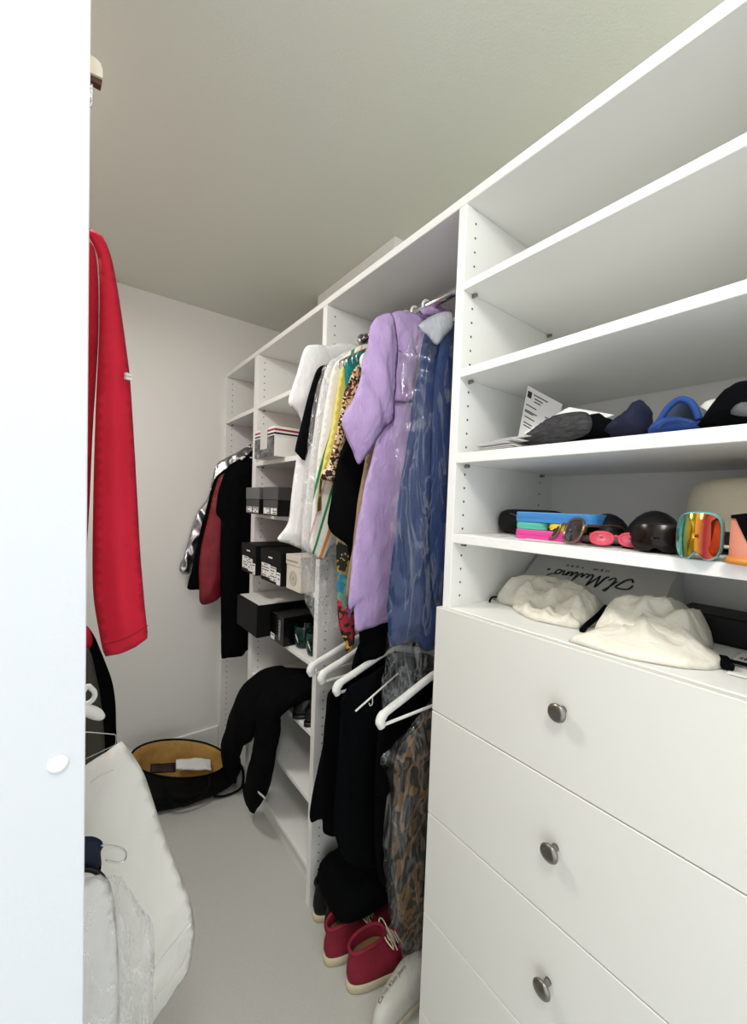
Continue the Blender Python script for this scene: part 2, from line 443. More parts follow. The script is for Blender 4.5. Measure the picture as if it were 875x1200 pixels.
# --- hanging unit beside the drawers
U2 = thing('hanging_unit', 'white closet bay between drawers and shoe shelves, packed with shirts', 'closet unit', (X0, .95, 0))
panels(U2, Y2R, Y2R+.0135)
box('back_panel', XB-.007, XB-.001, Y1L+.001, Y2R, 0, ZRB, WHITE, U2, bev=0)
RX, RZU, RZL = .865, 2.095, 1.085
def rod(t, y0, y1, x, z, name='hanging_rod', r=.0125):
    bm = bmesh.new(); tube(bm, [(x, y0+.002, z), (x, y1-.002, z)], r, 18); o = bm_link(name, bm, CHROME, t, True)
    for y, sg in ((y0, 1), (y1, -1)):
        bm = bmesh.new(); tube(bm, [(x, y+sg*.0005, z), (x, y+sg*.008, z)], .021, 18); b2 = bm_link('rod_cup', bm, CHROME, o, True)
    return o
rod(U2, Y1L, Y2R, RX, RZU); rod(U2, Y1L, Y2R, RX, RZL)
# --- shoe shelf unit
U3 = thing('shelf_unit', 'white shoe shelf unit with black shoe boxes, between the two hanging bays', 'closet unit', (X0, 1.55, 0))
panels(U3, Y2R+.0141, Y2L); panels(U3, Y3R, Y3R+.021)
box('back_panel', XB-.007, XB-.001, Y2L, Y3R, 0, ZRB, WHITE, U3, bev=0)
B = {}
for i, zt in enumerate((1.942, 1.673, 1.4305, 1.165, .908, .652, .4004, .1487)):
    s_ = shelf(U3, Y2L+.0002, Y3R-.0002, zt-.0195, zt); B[i] = zt
    if i < 5: pins(U3, s_, Y2L, Y3R, zt-.0195)
box('kick_board', X0+.04, X0+.056, Y2L+.0002, Y3R-.0002, 0, .1285, WHITE, U3)
# --- far hanging unit
U4 = thing('hanging_unit', 'narrow white closet bay against the far wall with dark jackets', 'closet unit', (X0, 2.12, 0))
panels(U4, Y3R+.0216, Y3L); panels(U4, YF-.0215, YF-.0005)
box('back_panel', XB-.007, XB-.001, Y3L, YF-.022, 0, ZRB, WHITE, U4, bev=0)
s_ = shelf(U4, Y3L+.0002, YF-.0217, 1.9171, 1.937); pins(U4, s_, Y3L, YF-.0215, 1.9171)
RZF = 1.80
rod(U4, Y3L, YF-.0215, RX, RZF)
# left-hand rods (behind the front wall)
LX = -.26
for xr, z, lb in ((LX, 2.03, 'upper chrome rod behind the front wall carrying the red jacket'), (-.003, 1.092, 'lower chrome rod behind the front wall carrying the white garment bag')):
    bm = bmesh.new(); tube(bm, [(xr, .4005, z), (xr, YF-.0005, z)], .0125, 18)
    tag(bm_link('hanging_rod', bm, CHROME, None, True), lb, 'rod')

# ------------------------------------------------------------------ hangers
def hanger(name, label, x, y, rodz, half=.21, drop=.125, material=WPLAST, group=None, bar=True, rr=.0125, thick=.0075, yaw=0, hookr=.0035, hookmat=None):
    """plastic clothes hanger: hook over a rod, sloping arms with rounded ends, trouser bar"""
    t = thing(name, label, 'hanger', (x, y, rodz-drop-.02), group)
    R = rr+hookr+.0005
    cy, sy = math.cos(yaw), math.sin(yaw)
    def w(px, pz, py=0): return (x+px*cy-py*sy, y+px*sy+py*cy, rodz+pz)
    pts = [w(-R*math.cos(q), R*math.sin(q)) for q in [math.radians(a) for a in range(-35, 181, 18)]]
    # hook arc then neck
    arc = [w(R*math.cos(q), R*math.sin(q)) for q in [math.radians(a) for a in range(-40, 181, 20)]]
    arc = [w(-R*math.cos(math.radians(a)), R*math.sin(math.radians(a))) for a in range(180-180+(-30), 181, 15)]
    neck = [w(R, -.012), w(R*.8, -.028), w(R*.25, -.040), w(0, -.052), w(0, -drop*.48)]
    bm = bmesh.new(); tube(bm, arc+neck, hookr, 10); bm_link('hook', bm, hookmat or material, t, True)
    zn = -drop*.46
    for sg in (-1, 1):
        bm = bmesh.new()
        c = catmull([w(0, zn), w(sg*half*.25, zn-.014), w(sg*half*.65, zn-.045), w(sg*half*.93, -drop*.93), w(sg*half*1.0, -drop*1.05), w(sg*half*.97, -drop*1.16)], 5)
        tube(bm, c, [thick*(1.1 if i < 16 else 1.35 if i < 22 else 1.2) for i in range(len(c))], 10, flat=((-sy, cy, 0), .8))
        bm_link('arm', bm, material, t, True)
    if bar:
        bm = bmesh.new(); tube(bm, [w(-half*.95, -drop*1.15), w(half*.95, -drop*1.15)], .0042, 8); bm_link('trouser_bar', bm, material, t, True)
    return t

# ------------------------------------------------------------------ shirts on the upper rod (near to far)
GU = 'shirts on the upper rod'
UP = []
def shirt(name, label, cat, y, px, hidden, T, D, material, fold, **k):
    pts = pxy(y, px)+hidden
    o = hang(name, y, pts, T, D, material, None, fold, **k); tag(o, label, cat); return o

# blue shirt in clear plastic
y = .755
t = thing('shirt', 'dark blue long shirt in a clear plastic cover, nearest the drawers', 'shirt', (RX, y, 1.0))
bl = mat('blue_denim_cloth', '223866', .85, bump=.3, bscale=420, var='1b2f58', vscale=40, stretch=(1, 1, .3), wr=.5)
hang('body', y, pxy(y, [(508, 383), (497, 392), (490, 430), (484, 465), (479, 520), (469, 571), (463, 630), (457, 682), (455, 720), (459, 757), (472, 757), (485, 752), (499, 763)])
     + [(.93, 1.09), (1.05, 1.12), (1.09, 1.5), (1.09, 1.80), (1.04, 1.95), (.93, 2.01), (.88, 2.03)], .026, .05, bl, t, folds(.012, .075, 1, z0=2.0))
hang('sleeve', y-.03, pxy(y-.03, [(520, 392), (511, 420), (506, 480), (504, 560), (503, 640), (506, 700), (514, 700)])+[(.82, 1.35), (.86, 1.6), (.86, 1.9)], .016, .03, bl, t, folds(.006, .05, 2))
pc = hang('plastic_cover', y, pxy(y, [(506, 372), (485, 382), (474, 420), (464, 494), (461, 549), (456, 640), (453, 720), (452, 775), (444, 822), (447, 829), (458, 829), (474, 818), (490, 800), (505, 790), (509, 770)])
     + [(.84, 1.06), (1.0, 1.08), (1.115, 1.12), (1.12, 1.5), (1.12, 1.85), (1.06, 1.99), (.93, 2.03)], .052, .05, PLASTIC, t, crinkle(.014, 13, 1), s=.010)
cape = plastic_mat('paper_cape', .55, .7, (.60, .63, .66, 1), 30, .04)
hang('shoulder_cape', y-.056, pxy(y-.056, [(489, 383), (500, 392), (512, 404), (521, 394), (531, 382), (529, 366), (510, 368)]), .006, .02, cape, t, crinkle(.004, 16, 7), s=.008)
# lavender shirt
y = .895
lv = mat('lavender_linen', 'bda3d1', .9, bump=.35, bscale=380, var='b499c9', vscale=60, stretch=(1, 1, .25), wr=.55, wsc=20)
t = thing('shirt', 'lavender linen short-sleeved shirt with a chest pocket, on the upper rod', 'shirt', (RX, y, 1.1))
hang('body', y, pxy(y, [(470, 364), (455, 372), (448, 400), (446, 440), (444, 490), (441, 519), (428, 563), (421, 600), (415, 640), (412, 665), (407, 712), (408, 727), (413, 712), (415, 712), (417, 740), (432, 736), (452, 729), (475, 722)])
     + [(.97, 1.14), (1.07, 1.16), (1.09, 1.5), (1.09, 1.85), (1.05, 1.97), (.95, 2.05), (.88, 2.065)], .028, .06, lv, t, folds(.013, .10, 3, z0=2.05))
hang('sleeve', y-.034, pxy(y-.034, [(462, 367), (446, 369), (439, 375), (434, 388), (426, 429), (416, 464), (403, 491), (406, 506), (414, 526), (423, 544), (433, 532), (441, 517), (455, 500), (461, 492), (464, 440), (467, 400)]), .03, .055, lv, t, folds(.013, .07, 5, ang=.5))
hang('chest_pocket', y-.031, pxy(y-.031, [(453, 409), (470, 411), (488, 414), (488, 468), (482, 472), (457, 468), (454, 440)]), .0025, .004, lv, t, folds(.013, .10, 3, z0=2.05))
hang('collar', y-.026, pxy(y-.026, [(492, 362), (512, 358), (528, 361), (530, 372), (512, 372), (496, 370)]), .012, .015, lv, t, folds(.003, .05, 2))
# tan shirt
shirt('shirt', 'tan shirt edge showing just behind the lavender shirt', 'shirt', .945,
      [(440, 430), (432, 500), (426, 547), (419, 591), (414, 640), (409, 668), (406, 700), (420, 702)], [(1.0, 1.2), (1.08, 1.3), (1.09, 1.85), (.95, 2.03), (.80, 2.01)], .014, .05, mat('tan_cloth', '9a8465', .9, bump=.2), folds(.006, .09, 8))
# black shirt
shirt('shirt', 'black shirt with a wide hanging sleeve behind the lavender shirt', 'shirt', .985,
      [(425, 470), (410, 505), (402, 525), (395, 545), (390, 577), (383, 613), (389, 624), (400, 633), (408, 640), (413, 690), (420, 735), (424, 772), (440, 775), (458, 770)],
      [(.98, 1.03), (1.06, 1.1), (1.08, 1.85), (.95, 2.02), (.80, 1.98)], .017, .05, BLACKT, folds(.009, .08, 9))
# patterned long shirt
leop = pattern_mat('leopard_print', ['c79552', '3a2416', 'e3c9a0', '7c1c22', '14110f', 'd8b277', 'ecd9ba', '2c1d14'], 70)
flor = band_mat('bright_floral', [(0.95, 'c95a63'), (1.075, 'f0e4d0'), (1.12, 'e2a63a'), (1.165, '22201c'), (1.20, 'b02a36'), (1.245, '1c2a20'), (1.275, 'c43a4e'), (1.30, '6f9a86'), (1.345, '2f88a5'), (1.40, 'a3823c'), (1.43, '20231b'), (1.47, 'c8b48a')], wob=.22)
shirt('blouse', 'multicoloured floral blouse hem hanging below the black sleeve', 'blouse', 1.012,
      [(408, 560), (398, 610), (394, 636), (395, 680), (395, 715), (399, 742), (405, 755), (404, 762), (408, 765), (413, 757), (415, 738), (418, 720), (424, 690)], [(.95, 1.2), (1.05, 1.3), (1.07, 1.85), (.93, 2.0), (.82, 1.97)], .013, .04, flor, folds(.008, .05, 11))
shirt('shirt', 'leopard and red patterned short-sleeved shirt beside the yellow shirt', 'shirt', 1.037,
      [(424, 424), (413, 434), (407, 450), (402, 462), (398, 485), (393, 508), (388, 530), (384, 543), (376, 560), (384, 563), (393, 566), (402, 545), (410, 520)], [(.9, 1.5), (1.05, 1.5), (1.07, 1.85), (.93, 2.03), (.84, 2.03)], .016, .04, leop, folds(.006, .06, 12))
shirt('shirt', 'teal green shirt with only its shoulder showing by the patterned shirt', 'shirt', 1.066,
      [(431, 408), (418, 413), (408, 420), (404, 430), (405, 446), (408, 465), (415, 500)], [(.9, 1.5), (1.05, 1.5), (1.07, 1.85), (.93, 2.03), (.86, 2.05)], .012, .04, mat('teal_cloth', '177f7d', .85, bump=.2), folds(.004, .07, 13))
shirt('shirt', 'pale yellow shirt edge between the white shirts and the patterned shirt', 'shirt', 1.088,
      [(408, 425), (399, 433), (393, 465), (387, 505), (381, 530), (376, 552), (373, 575), (371, 600), (376, 598), (384, 560)], [(.9, 1.4), (1.05, 1.45), (1.07, 1.85), (.93, 2.02), (.80, 2.02)], .011, .04, mat('yellow_cloth', 'e5d873', .85, bump=.2), folds(.005, .06, 14))
# white shirt with coloured stripes
st = mat('striped_white_cloth', 'e9e7e3', .9, bump=.15)
def stripes(M, cols):
    n = M.node_tree; b = n.nodes['Principled BSDF']; L = n.links
    g = n.nodes.new('ShaderNodeNewGeometry'); sp = n.nodes.new('ShaderNodeSeparateXYZ'); L.new(g.outputs['Position'], sp.inputs[0])
    ad = n.nodes.new('ShaderNodeMath'); ad.operation = 'MULTIPLY_ADD'; ad.inputs[1].default_value = -.27; L.new(sp.outputs['Z'], ad.inputs[0]); L.new(sp.outputs['X'], ad.inputs[2])
    mr = n.nodes.new('ShaderNodeMapRange'); mr.inputs[1].default_value = .10; mr.inputs[2].default_value = .40; L.new(ad.outputs[0], mr.inputs[0])
    r = n.nodes.new('ShaderNodeValToRGB'); r.color_ramp.interpolation = 'CONSTANT'; e = r.color_ramp.elements
    while len(e) < len(cols): e.new(.5)
    for i, (p_, c) in enumerate(cols): e[i].position = p_; e[i].color = lin(c)
    L.new(mr.outputs[0], r.inputs[0]); L.new(r.outputs[0], b.inputs['Base Color'])
stripes(st, [(0, 'e9e7e3'), (.335, '2f8a4c'), (.365, 'e9e7e3'), (.43, 'd9a7b0'), (.45, 'e9e7e3'), (.52, '2f8a4c'), (.55, 'e9e7e3'), (.62, 'd98c4a'), (.66, 'e9e7e3')])
shirt('shirt', 'white shirt with green and orange stripes near the hem, left of the yellow shirt', 'shirt', 1.112,
      [(399, 420), (390, 432), (382, 470), (374, 520), (368, 570), (364, 610), (362, 640), (369, 652), (380, 655), (390, 640)], [(.9, 1.34), (1.05, 1.4), (1.07, 1.85), (.93, 2.03), (.80, 2.03)], .013, .04, st, folds(.007, .06, 15))
y = 1.14
t = thing('shirt', 'white shirt in a crumpled clear plastic cover beside the black tee', 'shirt', (RX, y, 1.1))
hang('body', y, pxy(y, [(395, 418), (383, 428), (374, 460), (366, 520), (360, 570), (355, 610), (354, 640), (362, 648), (372, 655)])+[(.9, 1.34), (1.05, 1.4), (1.07, 1.85), (.93, 2.03), (.80, 2.03)], .010, .04, mat('white_poplin', 'deddda', .9, bump=.15), t, folds(.006, .07, 16))
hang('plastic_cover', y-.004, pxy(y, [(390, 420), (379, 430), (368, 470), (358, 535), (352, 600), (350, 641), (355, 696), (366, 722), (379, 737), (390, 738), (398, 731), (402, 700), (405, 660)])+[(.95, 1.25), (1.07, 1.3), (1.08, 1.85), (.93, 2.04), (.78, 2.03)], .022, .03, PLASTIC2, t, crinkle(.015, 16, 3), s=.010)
shirt('tee_shirt', 'black tee between the white tee and the plastic-covered shirt', 'tee shirt', 1.17,
      [(395, 420), (387, 426), (372, 432), (361, 462), (352, 497), (345, 529), (350, 535), (357, 540), (366, 520)], [(.75, 1.3), (1.05, 1.3), (1.07, 1.85), (.93, 2.02), (.80, 2.02)], .011, .04, BLACKT, folds(.005, .09, 17))
shirt('tee_shirt', 'white tee, farthest shirt on the upper rod', 'tee shirt', 1.20,
      [(400, 402), (385, 405), (368, 404), (357, 408), (347, 440), (338, 471), (347, 482), (353, 494), (352, 510), (347, 540), (342, 577), (338, 612), (325, 632), (338, 637), (352, 643), (375, 650)], [(.80, 1.33), (1.03, 1.36), (1.07, 1.85), (.95, 2.03), (.82, 2.06)], .016, .04, WHITEC, folds(.006, .10, 18))
# hangers: hooks over the rod
yr = [.755, .895, .945, .985, 1.014, 1.037, 1.066, 1.088, 1.112, 1.14, 1.17, 1.20]
hl = ['white plastic hanger of the plastic-covered blue shirt', 'white plastic hanger of the lavender shirt', 'white plastic hanger of the tan shirt',
      'white plastic hanger of the black sleeved shirt']
for i, yy in enumerate(yr):
    if i < 4: hanger('clothes_hanger', hl[i], RX, yy, RZU, half=.10 if i == 0 else .17, drop=.17, group='hangers on the upper rod', bar=False, hookr=.0042, thick=.006)
    else: hanger('wire_hanger', 'thin wire hanger hook crowded on the upper rod behind the white hooks', RX, yy, RZU, half=.17, drop=.15, group='wire hangers on the upper rod', bar=False, hookr=.0016, thick=.002, material=CHROME)

# ------------------------------------------------------------------ lower rod: hangers with trousers
GL = 'white hangers on the lower rod'
lh = [(1.145, 'white plastic hanger on the lower rod, farthest, bare beside the shelf panel'), (1.075, 'white plastic hanger on the lower rod, second from the shelf panel'),
      (.985, 'white plastic hanger on the lower rod holding the wide black trousers'), (.775, 'white plastic hanger on the lower rod just under the plastic cover hem')]
for yy, lb in lh: hanger('clothes_hanger', lb, RX, yy, RZL, half=.222, drop=.14, group=GL, thick=.0105, hookr=.004)
shirt('trousers', 'black trousers on the second hanger of the lower rod, with drooping side', 'trousers', 1.055,
      [(400, 800), (384, 812), (380, 845), (375, 885), (366, 934), (363, 955), (366, 965), (377, 960), (379, 976), (392, 979), (401, 960)], [(.85, .45), (1.0, .45), (1.05, .9), (.9, 1.0)], .017, .05, BLACKC, folds(.010, .06, 21))
shirt('trousers', 'wide black trousers hanging over the third hanger of the lower rod', 'trousers', .960,
      [(430, 790), (402, 812), (397, 840), (393, 900), (390, 960), (394, 985), (401, 1006), (424, 1014), (449, 1018), (470, 1015)], [(.98, .28), (1.05, .5), (1.06, .92), (.9, 1.0)], .02, .05, BLACKC, folds(.012, .07, 22))
shirt('trousers', 'black trousers between the third hanger and the camouflage trousers', 'trousers', .875,
      [(470, 790), (450, 815), (445, 850), (441, 900), (440, 960), (443, 1020), (452, 1040), (475, 1042)], [(.95, .25), (1.05, .5), (1.06, .92), (.9, .98)], .017, .05, BLACKC, folds(.010, .06, 23))
shirt('shirt', 'black short hanging behind the lavender hem above the lower hangers', 'shirt', 1.02,
      [(440, 735), (424, 745), (412, 790), (430, 805), (455, 800)], [(.98, .93), (1.05, 1.1), (1.06, 1.18)], .012, .04, BLACKC, folds(.005, .06, 24))
# small clear hook
p = at(436, 822, 'y', .915); bm = bmesh.new()
tube(bm, catmull([p+V((.0, 0, .018)), p+V((.001, 0, -.004)), p+V((-.003, 0, -.011)), p+V((-.009, 0, -.009)), p+V((-.011, 0, -.002))], 4), .0015, 8)
tube(bm, [p+V((-.06, 0, -.012)), p+V((.10, 0, .062))], .0028, 8)
tag(bm_link('hanger_clip', bm, WPLAST, None, True), 'thin clear clip bar with a small hook on the black trousers', 'clip')
# camouflage trousers in plastic
y = .765
camo = pattern_mat('camouflage', ['17140f', '5a4630', '24221c', '6b5032', '2e2b24', '1b1814', '5e462c'], 11, 'noise', stretch=(1.3, 1, .8))
t = thing('trousers', 'brown camouflage trousers in a clear plastic cover beside the drawers', 'trousers', (RX, y, .1))
hang('body', y, pxy(y, [(503, 835), (480, 862), (462, 885), (458, 930), (455, 985), (460, 1030), (464, 1075), (472, 1115), (480, 1120)])+[(.95, .2), (1.03, .3), (1.05, .80), (.95, .95)], .02, .05, camo, t, folds(.010, .08, 25))
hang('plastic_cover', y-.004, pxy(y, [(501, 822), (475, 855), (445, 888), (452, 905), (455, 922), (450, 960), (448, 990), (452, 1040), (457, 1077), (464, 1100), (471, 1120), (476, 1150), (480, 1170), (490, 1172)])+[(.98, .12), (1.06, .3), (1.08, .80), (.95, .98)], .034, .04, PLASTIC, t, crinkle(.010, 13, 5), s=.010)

# ------------------------------------------------------------------ far bay jackets
def far(y, px): return px
sil = mat('silver_foil', 'c4c5c8', .3, metal=1)
def fjk(name, label, y, px, hid, T, D, M, f, **k):
    o = hang(name, y, pxy(y, px)+hid, T, D, M, None, f, **k); tag(o, label, 'jacket'); return o
fjk('jacket', 'crinkled silver foil jacket nearest the far wall', 2.275, [(292, 524), (280, 529), (266, 536), (254, 544), (250, 557), (242, 585), (230, 602), (224, 622), (217, 646), (210, 668), (221, 673), (228, 655), (233, 640), (238, 650)],
    [(.66, 1.0), (1.05, 1.0), (1.06, 1.6), (.95, 1.75)], .02, .04, sil, crinkle(.016, 12, 8), s=.011)
fjk('jacket', 'plain black jacket between the silver and maroon jackets', 2.20, [(292, 532), (266, 548), (251, 562), (243, 590), (235, 620), (226, 660), (219, 689), (226, 691), (234, 691)],
    [(.75, .95), (1.05, .95), (1.06, 1.58), (.95, 1.74)], .016, .04, BLACKC, folds(.007, .07, 31))
mar = mat('maroon_cloth', '8a1d2a', .5, bump=.15, var='741823', vscale=10, wr=.4)
fjk('jacket', 'maroon red bomber jacket in the far bay', 2.125, [(292, 534), (266, 552), (256, 560), (250, 578), (244, 606), (237, 635), (233, 661), (233, 690), (234, 706), (243, 708), (258, 700), (262, 690)],
    [(.80, .98), (1.05, .95), (1.06, 1.58), (.95, 1.74)], .022, .05, mar, folds(.011, .09, 32))
fjk('coat', 'long black coat in the far bay beside the shoe shelves', 2.03, [(298, 527), (290, 533), (275, 541), (266, 548), (258, 568), (254, 585), (253, 601), (259, 610), (258, 640), (258, 672), (259, 720), (260, 772), (267, 771), (284, 768)],
    [(.76, .70), (1.0, .70), (1.05, 1.0), (1.06, 1.55), (.95, 1.74)], .026, .05, BLACKC, folds(.010, .08, 33))
for yy, lb in ((2.275, 'hidden hanger of the silver foil jacket'), (2.20, 'hidden hanger of the plain black jacket'), (2.125, 'hidden hanger of the maroon jacket'), (2.03, 'hidden hanger of the long black coat')):
    hanger('clothes_hanger', lb.replace('hidden ', 'white '), RX, yy, RZF, half=.16, drop=.10, bar=False, thick=.006)

# ------------------------------------------------------------------ shoe boxes
def shoebox(label, x0, x1, y0, y1, z0, h, body, lidm, lidh=.04, over=.0025, group=None):
    t = thing('shoe_box', label, 'box', ((x0+x1)/2, (y0+y1)/2, z0), group)
    box('body', x0+over, x1-over, y0+over, y1-over, z0+.0003, z0+h-.002, body, t, bev=.001)
    l = box('lid', x0, x1, y0, y1, z0+h-lidh, z0+h, lidm, t, bev=.0015)
    return t
def sticker(t, x, y0, y1, z0, z1, rows=3, col=None, name='label_sticker'):
    o = box(name, x-.0012, x-.0002, y0, y1, z0, z1, col or PAPER, t, bev=0, label='white printed label')
    bm = bmesh.new(); rnd = random.Random(int(y0*1000+z0*777))
    for r in range(rows):
        z = z1-(r+.5)*(z1-z0)/rows; yy = y1-.004
        while yy > y0+.010:
            wd = rnd.uniform(.006, .02); e = max(y0+.003, yy-wd)
            if rnd.random() > .35: abox(bm, x-.0016, x-.0012, e, yy, z-.0022, z+.0022)
            yy = e-.004
    if len(bm.verts): bm_link('print', bm, INK, o)
    else: bm.free()
    return o
GREY = mat('grey_card', '5b5c5a', .35, bump=.05)
# striped white box
wl = band_mat('striped_lid', [(1.70, 'ecebe6'), (1.7615, '151516'), (1.7695, 'ecebe6'), (1.7765, '98152f'), (1.785, 'ecebe6'), (1.80, 'ecebe6')], rough=.4)
t = shoebox('white shoe box with red and black striped lid, on the topmost stocked shelf', .664, 1.0, 1.535, 1.745, B[1], .122, mat('box_white', 'ecebe6', .5), wl, .038)
pic = pattern_mat('photo_print', ['2f3031', '6d6e6e', '454646', '9c9c9a', '1f1f20', '585858'], 45, rough=.35)
box('printed_end', .6625, .6664, 1.539, 1.741, B[1]+.0005, B[1]+.0835, pic, t, bev=0)
box('hanging_tag', .6612, .6622, 1.60, 1.675, B[1]+.035, B[1]+.124, mat('tag_paper', 'c9c8c2', .8), t, bev=0)
# two black boxes, middle shelf
for (a, b, lb) in ((1.655, 1.815, 'black shoe box with two white stickers, left one of the pair at eye height'), (1.465, 1.615, 'black shoe box with two white stickers, right one of the pair at eye height')):
    t = shoebox(lb, .655, .97, a, b, B[2], .117, CARDK, GREY if a > 1.6 else mat('dark_grey_card', '3a3b3b', .35), .052, group=None)
    box('front_panel', .6562, .6572, a+.004, b-.004, B[2]+.002, B[2]+.064, mat('dull_grey_print', '3c3d3b', .5), t, bev=0)
    sticker(t, .656, (a+b)/2+.006, b-.012, B[2]+.008, B[2]+.032, 3); sticker(t, .656, a+.010, (a+b)/2-.008, B[2]+.008, B[2]+.032, 3)
# two black boxes and a cream box, shelf below
for (a, b, lb) in ((1.655, 1.83, 'black shoe box with stepped white label, left one on the lower box shelf'), (1.40, 1.60, 'black shoe box with stepped white label, beside the cream box')):
    t = shoebox(lb, .645, .97, a, b, B[3], .130, CARDK, CARDK, .052, group=None)
    box('lid_mark', .6438, .6448, (a+b)/2-.022, (a+b)/2+.016, B[3]+.098, B[3]+.104, PAPER, t, bev=0)
    wd = b-a
    sticker(t, .647, a+.5*wd, b-.012, B[3]+.018, B[3]+.072, 5); sticker(t, .647, a+.22*wd, a+.5*wd, B[3]+.012, B[3]+.068, 5); sticker(t, .647, a+.03*wd, a+.2*wd, B[3]+.004, B[3]+.052, 3)
cre = mat('cream_card', 'd9d2c4', .65, bump=.05)
t = shoebox('cream cardboard shoe box with a round emblem on its end', .66, .97, 1.268, 1.388, B[3], .130, cre, cre, .038)
bm = bmesh.new(); yc, zc_ = 1.328, B[3]+.045
for rr in (.026, .018):
    tube(bm, [(.6617, yc+rr*math.cos(q), zc_+rr*math.sin(q)) for q in [2*math.pi*k/28 for k in range(29)]], .0009, 5)
for q in (0, 1.05, 2.1): tube(bm, [(.6617, yc-.012*math.cos(q), zc_-.012*math.sin(q)), (.6617, yc+.012*math.cos(q), zc_+.012*math.sin(q))], .0008, 5)
bm_link('emblem', bm, mat('emblem_ink', '8d8474', .8), t, True)
bm = bmesh.new()
for i in range(9): abox(bm, .6586, .6597, 1.372-i*.010, 1.378-i*.010, B[3]+.106, B[3]+.110)
bm_link('lid_print', bm, mat('emblem_ink', '8d8474', .8), t)
# big black box with white top
t = thing('shoe_box', 'large black box with a white top, on the shelf of the green cups', 'box', (.80, 1.73, B[4]))
box('body', .640, .99, 1.61, 1.856, B[4]+.0003, B[4]+.138, CARDK, t, bev=.0015)
box('top_sheet', .650, .985, 1.616, 1.850, B[4]+.1381, B[4]+.1395, mat('white_tissue', 'dcdbd6', .6), t, bev=.0004)
t = thing('shoe_box', 'small glossy black box standing beside the large white-topped box', 'box', (.8, 1.52, B[4]))
gb = mat('gloss_black', '050506', .22, spec=.3)
box('body', .690, .93, 1.455, 1.588, B[4]+.0003, B[4]+.118, gb, t, bev=.002)
sticker(t, .690, 1.54, 1.578, B[4]+.006, B[4]+.03, 2)
sticker(t, .690, 1.485, 1.50, B[4]+.02, B[4]+.10, 6, col=mat('dim_label', '8f9092', .5))
# green cups
grn = pattern_mat('green_glaze', ['06130f', '0a211b', '123a31', '050f0d'], 40, 'noise', rough=.15)
for (x, y, lb) in ((.765, 1.425, 'dark green ceramic cup with a pale scratch mark, beside the small glossy box'), (.765, 1.325, 'dark green ceramic cup half hidden by the shelf panel')):
    t = thing('cup', lb, 'cup', (x, y, B[4]), 'green cups')
    bm = bmesh.new(); Q = [2*math.pi*k/24 for k in range(24)]
    loft(bm, [[(x+r*math.cos(q), y+r*math.sin(q), B[4]+.0003+h) for q in Q] for r, h in ((.028, 0), (.033, .004), (.037, .02), (.039, .05), (.038, .085), (.036, .0865), (.034, .084), (.034, .02), (.01, .012))])
    bm_link('body', bm, grn, t, True)
    bm = bmesh.new(); a = math.radians(200)
    P_ = lambda q, h: V((x+.0396*math.cos(q), y+.0396*math.sin(q), B[4]+h))
    for k in range(2): tube(bm, [P_(a-.25+.06*k, .058-.01*k), P_(a+.12+.06*k, .036-.01*k)], .0012, 5)
    bm_link('mark', bm, PAPER, t, True)

